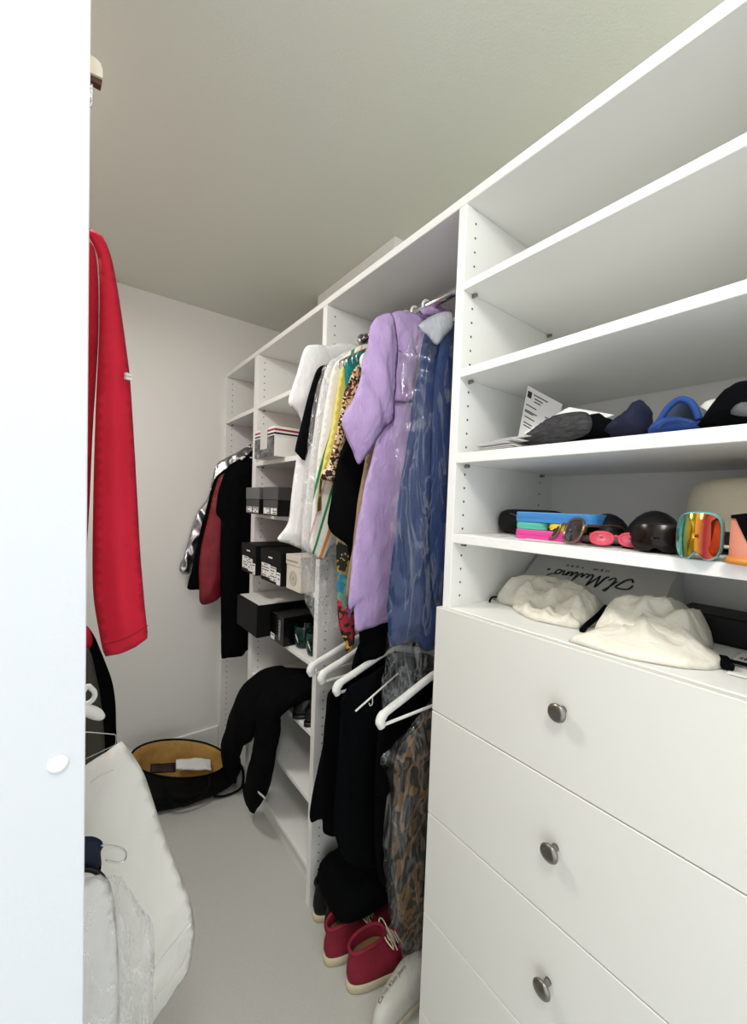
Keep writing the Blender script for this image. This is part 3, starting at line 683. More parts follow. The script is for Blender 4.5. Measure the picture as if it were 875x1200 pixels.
# ------------------------------------------------------------------ shoes
def foot(L, W, k, x0, x1, z, n=44):
    """plan outline of a shoe, heel at x0, toe at x1"""
    out = []
    for i in range(n):
        q = 2*math.pi*i/n; c, s = math.cos(q), math.sin(q)
        xx = (x0+x1)/2+(x1-x0)/2*math.copysign(abs(c)**.85, c)
        u = (xx)/L
        ww = W*(.80+.22*math.exp(-((u-.68)/.22)**2)-.02)
        out.append((xx, k*ww*math.copysign(abs(s)**.85, s), z))
    return out
def xf(pts, loc, ang):
    c, s = math.cos(ang), math.sin(ang)
    return [(loc[0]+x*c-y*s, loc[1]+x*s+y*c, loc[2]+z) for x, y, z in pts]
def shoe(label, loc, ang, upper, solem, lining, L=.285, W=.05, H=.135, sole=.03, laces=None, group=None, stripe=None, low=False):
    t = thing('sneaker', label, 'shoe', loc, group)
    bm = bmesh.new()
    loft(bm, [xf(foot(L, W, k, .004-e, L+e, z), loc, ang) for k, e, z in ((.90, -.006, .0004), (1.0, 0, .004), (1.03, .002, sole*.6), (1.0, 0, sole), (.9, -.008, sole+.001))])
    bm_link('sole', bm, solem, t, True)
    lv = [(0, .97, .008, L-.004), (.18, .98, .004, L-.012), (.34, .95, .004, L-.04), (.5, .88, .006, L*.72), (.66, .80, .010, L*.58), (.83, .72, .012, L*.50), (1, .72, .008, L*.47)]
    rings = [xf(foot(L, W, k, a, b, sole+f*(H-sole)), loc, ang) for f, k, a, b in lv]
    # lift the heel/toe profile of the collar a bit
    def lift(r, f):
        o = []
        for p in r:
            d = (V((p[0], p[1], 0))-V((loc[0], loc[1], 0))).dot(V((math.cos(ang), math.sin(ang), 0)))
            o.append((p[0], p[1], p[2]+f*.012*math.sin((d/L)*5)))
        return o
    rings[-1] = lift(rings[-1], 1); rings[-2] = lift(rings[-2], .5)
    inn = []
    for f, k, a, b in ((.97, .64, .016, L*.45), (.7, .62, .018, L*.46), (.25, .62, .02, L*.5)):
        inn.append(xf(foot(L, W, k, a, b, sole+f*(H-sole)), loc, ang))
    bm = bmesh.new(); loft(bm, rings+inn[:2], cap0=True, cap1=False); bm_link('upper', bm, upper, t, True)
    bm = bmesh.new(); loft(bm, inn[1:], cap0=False, cap1=True); bm_link('lining', bm, lining, t, True)
    # collar roll
    bm = bmesh.new(); r = lift(xf(foot(L, W, .70, .010, L*.465, H), loc, ang), 1); tube(bm, r+r[:1], .0055, 8, cap=False); bm_link('collar', bm, upper, t, True)
    if laces is not None:
        bm = bmesh.new()
        for i in range(6):
            f = i/5; xx = L*(.48+.20*f); zz = H*(.98-.36*f); ww = W*.42
            arc = [(xx+.004, -ww, zz-.010), (xx, -ww*.5, zz), (xx, ww*.5, zz), (xx+.004, ww, zz-.010)]
            tube(bm, xf(catmull(arc, 4), loc, ang), .0026, 6)
        bw = [(L*.47, 0, H), (L*.42, -.03, H+.012), (L*.47, -.055, H-.004), (L*.50, -.03, H-.01), (L*.47, 0, H+.002), (L*.45, .025, H+.012), (L*.52, .03, H), (L*.55, -.045, H-.03)]
        tube(bm, xf(catmull(bw, 6), loc, ang), .0024, 6)
        bm_link('laces', bm, laces, t, True)
    if stripe is not None:
        bm = bmesh.new(); tube(bm, xf(foot(L, W, 1.035, .002, L+.002, sole*.8), loc, ang)+xf(foot(L, W, 1.035, .002, L+.002, sole*.8), loc, ang)[:1], .0016, 5, cap=False); bm_link('sole_stripe', bm, stripe, t, True)
    return t
redm = mat('red_suede', '8e1f33', .9, bump=.3, bscale=300, var='7c1a2c', vscale=14)
cream = mat('cream_rubber', 'd9d0b8', .6, bump=.1, bscale=60, var='cbbf9f', vscale=20)
tanl = mat('tan_lining', 'b39a72', .9)
lace = mat('cream_lace', 'd8cdb6', .8)
shoe('red suede high-top sneaker with cream laces, nearer of the red pair', (.685, .945, 0), math.radians(-8), redm, cream, tanl, H=.125, W=.052, laces=lace, group=None)
shoe('red suede high-top sneaker partly hidden behind its nearer mate', (.664, 1.045, 0), math.radians(-4), redm, cream, tanl, H=.12, W=.05, laces=lace, group=None)
bkc = mat('black_canvas', '0b0b0c', .9, bump=.2)
shoe('black sneaker with a pale sole, nearest the shelf panel', (.702, 1.185, 0), math.radians(-6), bkc, cream, BLACKC, H=.13, W=.05, sole=.028)
shoe('black sneaker with a pale sole, just behind the red sneakers', (.700, 1.105, 0), math.radians(-8), bkc, cream, BLACKC, H=.13, W=.045, sole=.028)
# black bundle on top of the black sneakers
o = puff('folded_sweater', [(.70, 1.02), (.72, 1.19), (.80, 1.215), (.95, 1.21), (1.06, 1.19), (1.06, .99), (.9, .97), (.76, .98)], (0, 0, .155), (1, 0, 0), (0, 1, 0), .075, .06, BLACKC, None, folds(.016, .09, 41, ang=.6), s=.012, back=.1)
tag(o, 'crumpled black garment lying on top of the black sneakers', 'clothing')
# white slide with printed strap
sl = mat('slide_white', 'cfcdc4', .5, bump=.05)
loc, ang = (.680, .800, 0), math.radians(9)
t = thing('slip_on_shoe', 'white slip-on shoe with black lettering at the foot of the drawers', 'shoe', loc)
bm = bmesh.new(); loft(bm, [xf(foot(.26, .046, k, .002-e, .26+e, z), loc, ang) for k, e, z in ((.92, -.006, .0004), (1, 0, .005), (1.02, .002, .02), (1.0, 0, .026))]); bm_link('sole', bm, cream, t, True)
bm = bmesh.new(); loft(bm, [xf(foot(.26, .046, k, a_, b_, z), loc, ang) for k, a_, b_, z in ((.98, .004, .256, .0262), (.98, .002, .252, .045), (.92, .006, .242, .066), (.78, .018, .22, .083), (.5, .045, .19, .092), (.1, .09, .14, .094))])
from mathutils.bvhtree import BVHTree
bm.normal_update(); BV = BVHTree.FromBMesh(bm)
bm_link('upper', bm, sl, t, True)
def text(body, size, M, parent, mtx, name='lettering', shear=0, extrude=.0004, spacing=1):
    c = bpy.data.curves.new(name, 'FONT'); c.body = body; c.size = size; c.extrude = extrude; c.shear = shear; c.align_x = 'CENTER'; c.align_y = 'CENTER'; c.space_character = spacing
    o = bpy.data.objects.new(name, c); COL.objects.link(o); bpy.context.view_layer.update()
    me = bpy.data.meshes.new_from_object(o.evaluated_get(bpy.context.evaluated_depsgraph_get())); bpy.data.objects.remove(o, do_unlink=True)
    me.transform(mtx)
    return link(name, me, M, parent, False)
def frame(o, a, b):
    a, b = V(a).normalized(), V(b).normalized(); n = a.cross(b).normalized(); b = n.cross(a)
    return Matrix(((a.x, b.x, n.x, o[0]), (a.y, b.y, n.y, o[1]), (a.z, b.z, n.z, o[2]), (0, 0, 0, 1)))
fx = V((math.cos(ang), math.sin(ang), 0)); e1 = V((-math.sin(ang), math.cos(ang), 0))
nrm = (e1*.25+V((0, 0, .95))-fx*.1).normalized()
lt = text('Calvin Klein Jeans', .0170, INK, t, frame(V(loc)+fx*.085+e1*.018+V((0, 0, .12)), fx, nrm.cross(fx)), 'lettering', .3)
wl_ = V(loc)+lt.location
for v_ in lt.data.vertices:
    hit = BV.ray_cast(v_.co+wl_+nrm*.05, -nrm)
    if hit[0] is not None: v_.co = hit[0]+nrm*.0006-wl_

# ------------------------------------------------------------------ black trousers draped out of the shoe shelf
t = thing('trousers', 'black trousers draped from a shoe shelf down to the floor', 'trousers', (.69, 1.75, 0))
def limb(path, wvec, tvec, n=20, seed=0, fold=.10):
    """flat cloth tube: path points with half-width and half-thickness vectors"""
    P = catmull([p for p, _, _ in path], 7); Wd = catmull([V((w, th, 0)) for _, w, th in path], 7)
    rings = []
    for i, (p, wt) in enumerate(zip(P, Wd)):
        tg = (P[min(i+1, len(P)-1)]-P[max(i-1, 0)]).normalized()
        a = (V(wvec)-tg*V(wvec).dot(tg)).normalized(); b = tg.cross(a)
        ring = []
        for k in range(n):
            q = 2*math.pi*k/n; nz = 1+fold*2.2*noise.noise(V((math.cos(q)*2, math.sin(q)*2, i*.22+seed*9)))
            ring.append(p+a*math.cos(q)*wt.x*nz+b*math.sin(q)*wt.y*nz)
        rings.append(ring)
    return rings
def px(u, v, x): return at(u, v, 'x', x)
bm = bmesh.new()
loft(bm, limb([(V((1.0, 1.50, .705)), .11, .03), (V((.86, 1.50, .725)), .12, .04), (V((.725, 1.53, .725)), .13, .045), (px(299, 822, .655), .115, .04), (px(281, 850, .65), .095, .035), (px(269, 880, .655), .080, .03), (px(269, 908, .665), .075, .022)], (0, 1, -.2), None, seed=1))
bm_link('leg', bm, BLACKC, t, True)
bm = bmesh.new()
loft(bm, limb([(V((1.0, 1.42, .70)), .10, .03), (V((.86, 1.42, .725)), .11, .045), (V((.735, 1.44, .735)), .11, .05), (px(317, 825, .66), .105, .042), (px(312, 860, .655), .085, .04), (px(306, 895, .65), .080, .035), (px(297, 925, .655), .075, .025), (px(291, 936, .66), .06, .018)], (0, 1, -.2), None, seed=2))
bm_link('leg', bm, BLACKC, t, True)
p = px(306, 931, .615)
bm = bmesh.new(); loft(bm, [[p+V((0, .035, -.012)), p+V((0, -.030, .006)), p+V((.0, -.03, .012)), p+V((0, .035, -.006))], [p+V((.004, .038, -.022)), p+V((.004, -.030, -.004)), p+V((.006, -.03, 0)), p+V((.006, .038, -.014))]])
bm_link('care_label', bm, PAPER, t)
# black boot on the shelf
t = thing('boot', 'black leather boot toe on the shelf beside the draped trousers', 'boot', (.77, 1.37, B[5]))
lea = mat('black_leather', '0d0e12', .28, bump=.08, bscale=90)
bl_ = (.92, 1.375, B[5]); ba = math.pi
bm = bmesh.new(); loft(bm, [xf(foot(.22, .045, k, .0, .22, z), bl_, ba) for k, z in ((.95, .0004), (1, .006), (1, .016))]); bm_link('sole', bm, BLACKP, t, True)
bm = bmesh.new(); loft(bm, [xf(foot(.22, .045, k, a, b, z), bl_, ba) for k, a, b, z in ((.97, .004, .216, .016), (1, .0, .216, .035), (.96, .0, .208, .055), (.85, .0, .185, .075), (.8, 0, .13, .10), (.8, 0, .11, .16), (.7, .005, .1, .162), (.65, .01, .09, .12))]); bm_link('upper', bm, lea, t, True)
t = thing('boot', 'second black leather boot against the shelf panel', 'boot', (.77, 1.295, B[5]))
bl_ = (.92, 1.300, B[5])
bm = bmesh.new(); loft(bm, [xf(foot(.21, .036, k, .0, .21, z), bl_, ba) for k, z in ((.95, .0004), (1, .006), (1, .016))]); bm_link('sole', bm, BLACKP, t, True)
bm = bmesh.new(); loft(bm, [xf(foot(.21, .036, k, a, b, z), bl_, ba) for k, a, b, z in ((.97, .004, .206, .016), (1, .0, .206, .035), (.96, .0, .198, .055), (.85, .0, .175, .075), (.8, 0, .13, .10), (.8, 0, .11, .16), (.7, .005, .1, .162), (.65, .01, .09, .12))]); bm_link('upper', bm, lea, t, True)

# ------------------------------------------------------------------ duffle bag
t = thing('duffle_bag', 'open black duffle bag with tan lining on the floor by the far wall', 'bag', (.46, 2.12, 0))
def ell(c, a, b, rot, n=48, e=.75, ex=V((1, 0, 0)), ey=V((0, 1, 0)), seed=0, wob=0):
    o = []
    for k in range(n):
        q = 2*math.pi*k/n; cx, sx = math.cos(q), math.sin(q)
        u = a*math.copysign(abs(cx)**e, cx); v = b*math.copysign(abs(sx)**e, sx)
        w_ = 1+wob*noise.noise(V((cx*2.2, sx*2.2, seed)))
        cr, sr = math.cos(rot), math.sin(rot)
        o.append(V(c)+(ex*(u*cr-v*sr)+ey*(u*sr+v*cr))*w_)
    return o
rt_ = math.radians(-9)
tilt = V((0, .93, .36)).normalized()
bk = mat('bag_nylon', '050505', .7, bump=.3, bscale=70, spec=.12)
tn = mat('bag_lining', 'bd9550', .8, bump=.25, bscale=60, var='ab8340', vscale=9, wr=.5, wsc=30)
tilt = V((-.10, .86, .50)).normalized(); exx = V((1, 0, -.22)).normalized()
kw = dict(e=1, ex=exx, ey=tilt)
rg = [ell((.49, 2.12, .001), .20, .11, rt_, seed=1, wob=.05), ell((.49, 2.115, .03), .245, .140, rt_, seed=2, wob=.06), ell((.49, 2.11, .08), .265, .150, rt_, seed=3, wob=.09, e=.8),
      ell((.485, 2.12, .115), .25, .135, rt_, seed=4, wob=.05, e=.9, ex=exx, ey=V((-.05, .95, .25)).normalized()), ell((.475, 2.135, .150), .24, .118, rt_, **kw), ell((.470, 2.14, .165), .225, .108, rt_, **kw)]
bm = bmesh.new(); loft(bm, rg, cap1=False); bm_link('shell', bm, bk, t, True)
bm = bmesh.new(); loft(bm, [rg[-1], ell((.470, 2.14, .163), .218, .103, rt_, **kw), ell((.475, 2.135, .12), .205, .105, rt_, wob=.1, seed=7, **kw), ell((.475, 2.125, .06), .19, .09, rt_, wob=.1, seed=8), ell((.475, 2.12, .035), .12, .05, rt_)], cap0=False); bm_link('lining', bm, tn, t, True)
bm = bmesh.new(); r = rg[-1]; tube(bm, r+r[:1], .005, 8, cap=False); bm_link('rim', bm, bk, t, True)
bm = bmesh.new()
hd = [V((.37, 1.99, .13)), V((.385, 1.968, .09)), V((.44, 1.955, .05)), V((.51, 1.945, .06)), V((.555, 1.948, .10)), V((.56, 1.97, .13))]
tube(bm, catmull(hd, 6), .008, 8, flat=((0, 1, 0), .6)); bm_link('handle', bm, bk, t, True)
bm = bmesh.new(); q_ = V((.712, 2.05, .12)); tube(bm, [q_, q_+V((.012, -.004, -.002))], .007, 10); bm_link('strap_ring', bm, CHROME, t, True)
bm = bmesh.new(); tube(bm, catmull([V((.69, 2.05, .15)), V((.735, 2.0, .09)), V((.72, 1.96, .02)), V((.64, 1.955, .012)), V((.585, 1.97, .02))], 6), .007, 8, flat=((0, 0, 1), .5)); bm_link('shoulder_strap', bm, bk, t, True)
o = puff('paper_sheet', [(-.085, -.025), (.085, -.045), (.10, .02), (.02, .035), (-.07, .03)], (.52, 2.135, .118), (1, -.12, -.22), (-.05, .86, .50), .005, .02, PAPER, None, folds(.008, .06, 4), s=.008, smooth=False, cloth=True)
tag(o, 'crumpled white paper inside the open duffle bag', 'paper')
o = puff('pouch', [(-.06, -.025), (.05, -.03), (.06, .02), (-.05, .025)], (.385, 2.135, .150), (1, -.1, -.22), (-.05, .86, .5), .010, .03, mat('brown_leather', '2a1816', .6), None, folds(.004, .06, 4), s=.008, smooth=False, cloth=True)
tag(o, 'dark brown pouch inside the open duffle bag', 'pouch')

# ------------------------------------------------------------------ left side clothes
redj = mat('red_jersey', 'dc1c3a', .75, bump=.1, bscale=400, var='d31633', vscale=6, wr=.18, wsc=9)
y = .86
t = thing('jacket', 'bright red sports jacket with long sleeve, hanging behind the front wall', 'jacket', (-.2, y, 1.2))
hang('body', y+.03, [(-.26, 1.99), (-.10, 1.965), (0.0, 1.945), (.036, 1.93), (.044, 1.80), (.036, 1.6), (.030, 1.42), (.02, 1.34), (-.05, 1.32), (-.30, 1.31), (-.50, 1.33), (-.53, 1.6), (-.50, 1.93)], .028, .06, redj, t, folds(.012, .12, 51))
hang('sleeve', y-.028, pxy(y-.028, [(96, 264), (107, 268), (120, 277), (130, 300), (138, 340), (147, 400), (153, 450), (159, 540), (165, 650), (170, 710), (173.5, 742), (173, 749), (160, 759), (140, 768), (124, 771), (116, 740), (109, 690), (109, 600), (112, 480), (116, 380), (114, 300)]), .03, .04, redj, t, folds(.007, .12, 52, ang=.2))
c_ = pxy(y-.07, [(172.0, 735), (120.5, 757)])
bm = bmesh.new(); a0 = at(172.6, 733, 'y', y-.045); b0 = at(120.5, 756, 'y', y-.056)
a1 = at(150, 747, 'y', y-.062)
tube(bm, catmull([a0, a1, b0], 5), .0014, 6); bm_link('cuff_seam', bm, mat('red_thread', 'b00f26', .8), t, True)
bm = bmesh.new(); p = at(149.5, 438, 'y', y-.046)
for k in range(2): abox(bm, p.x-.004, p.x+.006, p.y-.002, p.y+.004, p.z-.004-.006*k, p.z+.001-.006*k, rz=.4)
bm_link('sleeve_logo', bm, PAPER, t)
hanger('clothes_hanger', 'white hanger of the bright red jacket', LX, y+.03, 2.03, half=.20, drop=.09, bar=False, thick=.006)
# second rail garments
y = 1.40
o = hang('jacket', y, pxy(y, [(84, 722), (100, 731), (110, 744), (117, 760), (123, 775), (131, 797), (135, 821), (136, 850), (136, 905), (110, 905)])+[(-.3, .75), (-.52, .8), (-.52, 1.2), (-.26, 1.24)], .022, .05, BLACKC, None, folds(.008, .1, 61)); tag(o, 'black jacket hanging low behind the front wall, under the red sleeve', 'jacket')
y = 1.33
o = hang('jacket', y, pxy(y, [(84, 760), (100, 757), (107, 766), (112, 788), (117, 812), (121, 845), (123, 880), (122, 910)])+[(-.3, .72), (-.50, .8), (-.50, 1.2), (-.26, 1.23)], .018, .05, mat('olive_cloth', '4b4a41', .9, bump=.2), None, folds(.008, .08, 62)); tag(o, 'olive grey jacket hanging in front of the low black jacket', 'jacket')
y = 1.37
o = hang('shirt', y, pxy(y, [(90, 728), (103, 735), (108, 746), (108, 755), (104, 762)])+[(-.3, 1.0), (-.5, 1.1), (-.26, 1.235)], .010, .03, redj, None, None); tag(o, 'red shirt sliver between the olive and low black jackets', 'shirt')
# small hangers peeking past the wall edge
hy = .85
t = thing('clothes_hanger', 'white plastic hanger peeking past the front wall edge below the red sleeve', 'hanger', (0, hy, 1.05))
bm = bmesh.new(); tube(bm, catmull([V((-.019, hy, 1.080)), V((-.0155, hy, 1.103)), V((-.003, hy, 1.1095)), V((.010, hy, 1.118))]+[at(u, v, 'y', hy) for u, v in ((101, 805.5), (107, 807), (111, 812), (110, 818), (105, 823), (96, 826), (88, 828))], 5), .0042, 10); bm_link('hook', bm, WPLAST, t, True)
c_ = catmull([at(u, v, 'y', hy) for u, v in ((50, 834), (75, 829), (92, 830), (104, 833), (114, 837.5), (121.5, 842))], 5)
bm = bmesh.new(); tube(bm, c_, [.0105]*(len(c_)-9)+[.0105, .0105, .010, .010, .009, .008, .0065, .005, .002], 10, flat=((0, 1, 0), .7)); bm_link('arm', bm, WPLAST, t, True)
hy = .90
t = thing('wire_hanger', 'thin wire hanger corner just above the white garment bag', 'hanger', (0, hy, 1.0))
c_ = at(136, 864, 'y', hy); l1 = at(102, 858, 'y', hy); l2 = at(105, 887, 'y', hy)
bm = bmesh.new(); tube(bm, [V((-.06, hy, l1.z+.003)), V((.0, hy, l1.z+.003)), l1, at(134, 860.5, 'y', hy), at(136, 862, 'y', hy), c_, at(136, 870, 'y', hy), at(134, 873.5, 'y', hy), l2, V((-.06, hy, l2.z-.03))], .0012, 6); bm_link('frame', bm, CHROME, t, True)
bm = bmesh.new(); tube(bm, catmull([V((-.003-.0145, hy, 1.088)), V((-.003-.012, hy, 1.102)), V((-.003, hy, 1.1065)), V((-.003+.012, hy, 1.102)), V((.0115, hy, 1.085)), V((-.003, hy, 1.06)), V((-.003, hy, l1.z+.003))], 5), .0013, 6); bm_link('hook', bm, CHROME, t, True)
# white garment bag
y = .80
gbm = mat('garment_bag_cloth', 'e6e4de', .85, bump=.12, bscale=250, wr=.3, wsc=9)
t = thing('garment_bag', 'large white cloth garment bag flaring out at lower left', 'garment bag', (0, y, .4))
hang('body', y, pxy(y, [(80, 912), (102, 897), (125, 883), (143, 871), (150, 879), (160, 893), (169, 908), (180, 940), (190, 971), (203, 1004), (215, 1033), (222, 1052), (226, 1070), (228, 1088), (226, 1112), (221, 1138), (205, 1165), (185, 1195), (160, 1240), (120, 1290)])
     + [(-.05, .30), (-.30, .32), (-.48, .5), (-.48, 1.0), (-.26, 1.09)], .045, .08, gbm, t, folds(.010, .20, 71, ang=-.35, extra=.5))
def seam(pts, yy, r=.0018, name='seam', M=None):
    bm = bmesh.new(); tube(bm, catmull([at(u, v, 'y', yy) for u, v in pts], 5), r, 6); return bm_link(name, bm, M or gbm, t, True)
seam([(176, 1140), (190, 1122), (208, 1100), (224, 1083)], y-.045); seam([(182, 1170), (200, 1150), (215, 1128), (223, 1104)], y-.043); seam([(106, 917), (118, 909), (134, 902)], y-.050, .0012)
# white clothes in clear plastic
y = .62
t = thing('garment', 'white garment in a crinkled clear plastic cover at the bottom left', 'clothing', (0, y, .4))
hang('body', y, pxy(y, [(70, 1040), (95, 1032), (118, 1028), (128, 1036), (134, 1060), (138, 1100), (140, 1150), (140, 1200), (136, 1260)])+[(-.02, .40), (-.25, .40), (-.40, .6), (-.40, 1.0), (-.20, 1.02)], .022, .05, WHITEC, t, folds(.010, .05, 81))
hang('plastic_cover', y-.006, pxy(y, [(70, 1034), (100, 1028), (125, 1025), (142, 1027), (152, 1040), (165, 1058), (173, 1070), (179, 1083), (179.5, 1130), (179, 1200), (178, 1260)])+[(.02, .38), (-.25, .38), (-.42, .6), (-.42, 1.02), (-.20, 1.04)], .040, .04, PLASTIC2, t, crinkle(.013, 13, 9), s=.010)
# navy hanger with black hook
hy = .66
p = at(110, 998, 'y', hy)
t = thing('clothes_hanger', 'navy hanger with black hook and a clear wire loop over the garment bag', 'hanger', (p.x, hy, p.z))
o = hang('pad', hy, pxy(hy, [(80, 984), (101, 980), (112, 981), (120, 986), (121, 992), (118, 998), (119, 1012), (118, 1021), (108, 1019), (80, 1020)]), .012, .015, mat('navy_cloth', '101a33', .8), t, None, s=.006)
bm = bmesh.new(); tube(bm, catmull([at(u, v, 'y', hy-.012) for u, v in ((92, 1019), (105, 1019), (113, 1022), (119, 1027), (122, 1032), (119, 1031))], 5), .0035, 8); bm_link('hook', bm, BLACKP, t, True)
bm = bmesh.new(); tube(bm, catmull([at(u, v, 'y', hy-.012) for u, v in ((118, 991), (130, 991), (143, 994), (148, 1000), (146, 1008), (138, 1011), (124, 1008))], 5), .001, 6); bm_link('wire_loop', bm, CHROME, t, True)
# hook rack on the back of the front wall
t = thing('hook_rack', 'cream wooden hook rack end with wire hook, high past the front wall edge', 'hook rack', (-.05, .42, 1.85))
def fy(u, v, yy=.43): return at(u, v, 'y', yy)
A_ = [fy(u, v) for u, v in ((96, 72), (105, 74), (112, 78.5), (117, 84), (119.5, 91), (119.5, 101), (105, 94.5), (96, 91))]
bm = bmesh.new()
prof = [V((-.16, 0, A_[0].z-.000))]+[V((p.x, 0, p.z)) for p in A_]+[V((-.16, 0, A_[-1].z))]
loft(bm, [[(p.x, .4215, p.z) for p in prof], [(p.x, .43, p.z) for p in prof]]); bm_link('board', bm, mat('cream_wood', 'efe6cf', .5), t)
bb = [fy(u, v) for u, v in ((96, 91), (105, 94.5), (119.0, 101), (117.5, 107), (105, 100), (96, 97))]
bm = bmesh.new(); prof = [V((-.16, 0, bb[0].z))]+[V((p.x, 0, p.z)) for p in bb]+[V((-.16, 0, bb[-1].z))]
loft(bm, [[(p.x, .4235, p.z-.0002) for p in prof], [(p.x, .4295, p.z-.0002) for p in prof]]); bm_link('base_strip', bm, mat('brown_wood', '5a3a2c', .6), t)
box('bracket', -.15, -.03, .4005, .4215, A_[-1].z+.001, A_[0].z-.001, mat('cream_wood', 'efe6cf', .5), t)
bm = bmesh.new(); tube(bm, catmull([fy(107.5, 99, .42), fy(107.7, 112, .42), fy(107, 122, .42), fy(104.5, 125, .42), fy(102, 121, .42)], 4), .0011, 6); bm_link('wire_hook', bm, CHROME, t, True)

# ------------------------------------------------------------------ open shelves of the drawer unit: papers and caps (upper)
Z5, Z6, ZK = 1.6170, 1.4305, 1.2575
GP = 'loose papers on the cap shelf'
def sheet(label, x, y, z, L, W, rz, curl=.004, M=PAPER, group=GP, name='paper_sheet', seed=0):
    bm = bmesh.new(); nx, ny = 10, 8; g = [[None]*(ny+1) for _ in range(nx+1)]; c, s = math.cos(rz), math.sin(rz)
    lay = []
    for zz in (0, .0006):
        q = [[None]*(ny+1) for _ in range(nx+1)]
        for i in range(nx+1):
            for j in range(ny+1):
                a, b = (i/nx-.5)*L, (j/ny-.5)*W
                h = curl*(abs(a)/(L/2))**2*(1+.5*noise.noise(V((a*15, b*15, seed))))+.0004
                q[i][j] = bm.verts.new((x+a*c-b*s, y+a*s+b*c, z+h+zz))
        lay.append(q)
    for i in range(nx):
        for j in range(ny):
            bm.faces.new((lay[1][i][j], lay[1][i+1][j], lay[1][i+1][j+1], lay[1][i][j+1])); bm.faces.new((lay[0][i][j+1], lay[0][i+1][j+1], lay[0][i+1][j], lay[0][i][j]))
    ed = [(i, 0) for i in range(nx)]+[(nx, j) for j in range(ny)]+[(i, ny) for i in range(nx, 0, -1)]+[(0, j) for j in range(ny, 0, -1)]
    for k in range(len(ed)):
        (i, j), (i2, j2) = ed[k], ed[(k+1) % len(ed)]
        bm.faces.new((lay[0][i][j], lay[0][i2][j2], lay[1][i2][j2], lay[1][i][j]))
    return tag(bm_link(name, bm, M, None, True), label, 'paper', group)
lb_ = ['white paper sheet lying in the loose pile at the left end of the cap shelf']
for i in range(7):
    sheet(lb_[0], .80+.012*random.uniform(-1, 1), .545+.02*random.uniform(-1, 1)-.008*i, Z5+.0035*i, .15, .105-.004*i, .35*random.uniform(-1, 1), .0025, PAPER if i % 3 != 2 else mat('lilac_paper', 'bdbccb', .8), seed=i)
# standing letter
def card(name, label, cat, c, parent=None, M=PAPER, th=.0012):
    """thin stiff sheet with four world corners"""
    c = [V(p) for p in c]; n = (c[1]-c[0]).cross(c[3]-c[0]).normalized()*th
    bm = bmesh.new(); loft(bm, [c, [p+n for p in c]]); o = bm_link(name, bm, M, parent)
    if label: tag(o, label, cat)
    return o
XL_ = .86
tl, tr, bl_c = at(618.5, 452, 'x', XL_), at(659, 474, 'x', XL_+.02), at(608, 507, 'x', XL_-.005)
br_ = bl_c+(tr-tl)*1.02
dn = (bl_c-tl).normalized()
sh_ = (bl_c.z-Z5-.002)/(-dn.z) if dn.z < 0 else 0
bl_c2, br2 = bl_c+dn*sh_*.98, br_+dn*sh_*.98
br2.z = max(br2.z, Z5+.002); bl_c2.z = max(bl_c2.z, Z5+.002)
t = thing('letter', 'printed white letter standing upright among the loose papers', 'letter', (bl_c2.x, bl_c2.y, Z5))
card('page', None, None, [tl, bl_c2, br2, tr], t)
bm = bmesh.new(); ea, eb_ = (tr-tl), (bl_c-tl); nn_ = ea.cross(eb_).normalized()
if nn_.x > 0: nn_ = -nn_
def patch(bm, a0, a1, b0, b1):
    bm.faces.new([bm.verts.new(tl+ea*a+eb_*b+nn_*.0016) for a, b in ((a0, b0), (a1, b0), (a1, b1), (a0, b1))])
patch(bm, .04, .16, .09, .22)
for (a0, a1, b) in ((.22, .62, .10), (.25, .5, .17), (.25, .45, .23), (.05, .36, .36), (.05, .4, .47), (.05, .3, .50), (.07, .36, .60), (.07, .32, .72), (.08, .36, .78), (.62, .78, .40), (.64, .80, .44), (.84, .97, .30), (.60, .75, .6), (.5, .7, .7)):
    patch(bm, a0, a1, b, b+.022)
bm_link('print', bm, INK, t)
# folded printed leaflets
prn = mat('newsprint', 'c9c9c6', .8, var='4d4d4e', vscale=90, stretch=(.6, 1, 5))
prn2 = mat('dark_print', '3b3b3d', .7, var='1c1c1e', vscale=60, stretch=(.5, 1, 4))
def ridge(name, label, c, M, th=.0015):
    return card(name, label, 'paper', c, None, M, th)
xa = .775
P0, P1, P2, P3 = at(610, 510, 'x', xa), at(663, 480, 'x', xa+.02), at(716, 493, 'x', xa+.03), at(640, 517, 'x', xa-.02)
for p in (P0, P1, P2, P3): p.z = max(p.z, Z5+.002)
ridge('leaflet', 'white folded leaflet with a peaked fold leaning on the black cloth', [P0+V((.012, 0, .006)), P3+V((.012, 0, .004)), P2+V((.012, 0, .012)), P1+V((.012, 0, .006))], PAPER)
o = puff('magazine', [(0, 0), (.10, -.010), (.15, .002), (.14, .040), (.075, .046), (.03, .024)], at(607, 519, 'x', .755), (-.10, -1, 0), (.25, 0, 1), .016, .03, prn2, None, folds(.003, .05, 3), s=.006, back=.4)
tag(o, 'curled grey printed magazine lying against the black cloth', 'magazine')
def xpuff(name, label, cat, x, pts, T, D, M, parent=None, fold=None, s=.007, back=.9):
    q = [at(u, v, 'x', x) for u, v in pts]
    q = [(-p.y, p.z) for p in q]
    o = puff(name, q, (x, 0, 0), (0, -1, 0), (0, 0, 1), T, D, M, parent, fold, s, back)
    if label: tag(o, label, cat)
    return o
nav = mat('navy_wool', '101634', .8, bump=.25, bscale=200, var='0c1126', vscale=20)
zb5 = lambda pts: pts
xpuff('cloth', 'crumpled black cloth on the cap shelf beside the magazine', 'cloth', .80, [(640, 520), (650, 505), (664, 488), (682, 489), (694, 485), (702, 484), (709, 489), (716, 491), (722, 498), (724, 512)], .045, .03, BLACKC, None, folds(.008, .03, 2))
